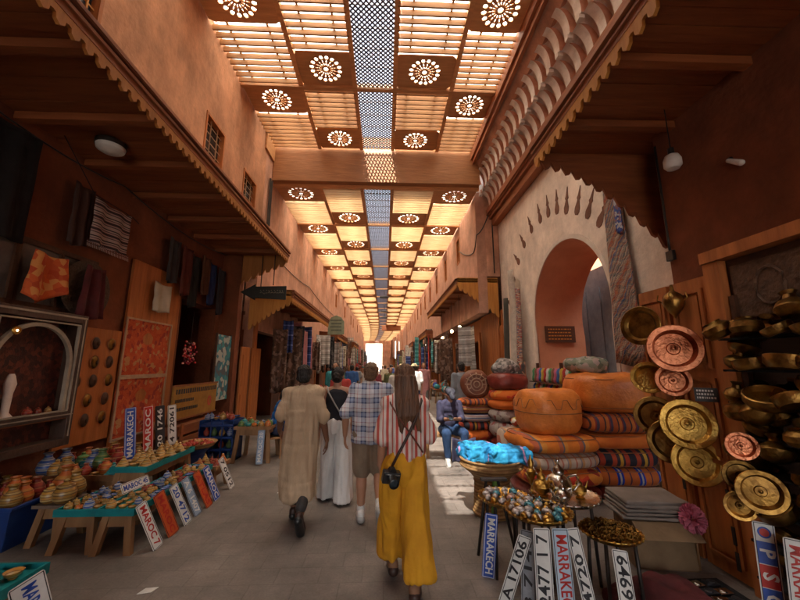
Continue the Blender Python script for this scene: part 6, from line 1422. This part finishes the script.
# cables and small clutter that dress the walls
def cable(label, pts, r=.012, sag=.0):
    out = []
    for a, b in zip(pts, pts[1:]):
        a, b = Vector(a), Vector(b)
        for k in range(8): t = k/8; out.append(a.lerp(b, t) - Vector((0, 0, sag*4*t*(1-t))))
    out.append(Vector(pts[-1])); tag(MB().tube(out, r, 6).build('cable', M_black_pl, None, smooth='all'), label, 'cable')
cable('black cable running along the upper left wall above the awning', [(-3.54, 1, 4.85), (-3.54, 5.6, 4.95), (-3.54, 9.8, 4.9)], .011, .06)
cable('black cable sagging under the big left awning', [(-3.9, 2.4, 4.3), (-3.9, 5.0, 4.28), (-3.9, 8.4, 4.3)], .010, .14)
cable('cable drooping round the end of the cornice beside the white gateway', [(2.98, 13.5, 6.2), (2.97, 11.3, 5.4), (3.0, 10.92, 5.9), (3.35, 10.7, 6.5)], .018, .12)
cable('vertical grey cable on the pink wall beside the white gateway', [(3.55, 10.93, 6.3), (3.55, 10.93, 4.6)], .02)
cable('cable running down the dark wall post at near right', [(3.42, 3.9, 4.4), (3.42, 3.9, 3.0)], .014)
cable('cable along the upper pink wall at left beyond the beam', [(-3.53, 10.6, 5.1), (-3.53, 16, 5.2), (-3.53, 24, 5.0)], .014, .12)
t = thing('junction_box', 'small black junction box on the dark wall at near right', 'box', (3.43, 3.9, 2.95)); MB().box(-.03, .015, -.05, .05, -.06, .06).build('case', M_black_pl, t, bevel=.004)
rl = random.Random(77)
for k in range(7):
    x, y = rl.uniform(-1.9, .9), rl.uniform(3.2, 9); a = rl.uniform(0, 6)
    o = MB().prism([(-.02, -.012), (.02, -.015), (.024, .01), (-.015, .014)], .002, 'z', 0).build('paper_scrap', M_jute if k % 2 else M_white, None, loc=(x, y, .002), rot=(0, 0, a)); tag(o, 'tiny scrap of litter on the paving', 'litter', 'tiny scraps of litter')
# ------------------------------------------------------------------ world, sun, camera
w = bpy.data.worlds.new('World'); sc.world = w; w.use_nodes = True
nt = w.node_tree; bg = nt.nodes['Background']
sk = nt.nodes.new('ShaderNodeTexSky'); sk.sky_type = 'NISHITA'; sk.sun_disc = False
sd = Vector((.174, .5, -1)).normalized()
el = math.asin(-sd.z); az = math.atan2(-sd.x, -sd.y)
sk.sun_elevation = el; sk.sun_rotation = az; sk.air_density = 1.2; sk.dust_density = 6
hz = nt.nodes.new('ShaderNodeHueSaturation'); hz.inputs['Saturation'].default_value = .45; hz.inputs['Value'].default_value = 1.1; nt.links.new(sk.outputs[0], hz.inputs['Color']); nt.links.new(hz.outputs[0], bg.inputs[0]); bg.inputs[1].default_value = .15
sl = bpy.data.lights.new('sun', 'SUN'); sl.energy = 5; sl.angle = R(.5); sl.color = (1, .93, .82)
so = bpy.data.objects.new('sun', sl); C.objects.link(so); so.rotation_euler = sd.to_track_quat('-Z', 'Y').to_euler()
cd = bpy.data.cameras.new('camera'); cam = bpy.data.objects.new('camera', cd); C.objects.link(cam)
cam.location = (0, 0, 1.66); cam.rotation_euler = (R(100.5), 0, R(-2.41))
cd.sensor_width = 36; cd.lens = 15.75; cd.clip_end = 1500; cd.clip_start = .05
sc.camera = cam
sc.view_settings.view_transform = 'Standard'; sc.view_settings.look = 'None'; sc.view_settings.gamma = 1; sc.view_settings.exposure = 2.5
try: sc.view_settings.use_curve_mapping = False
except Exception: pass
sc.cycles.use_denoising = True; sc.cycles.max_bounces = 10; sc.cycles.diffuse_bounces = 6; sc.cycles.transmission_bounces = 4
sc.cycles.sample_clamp_indirect = 6; sc.cycles.caustics_reflective = False; sc.cycles.caustics_refractive = False
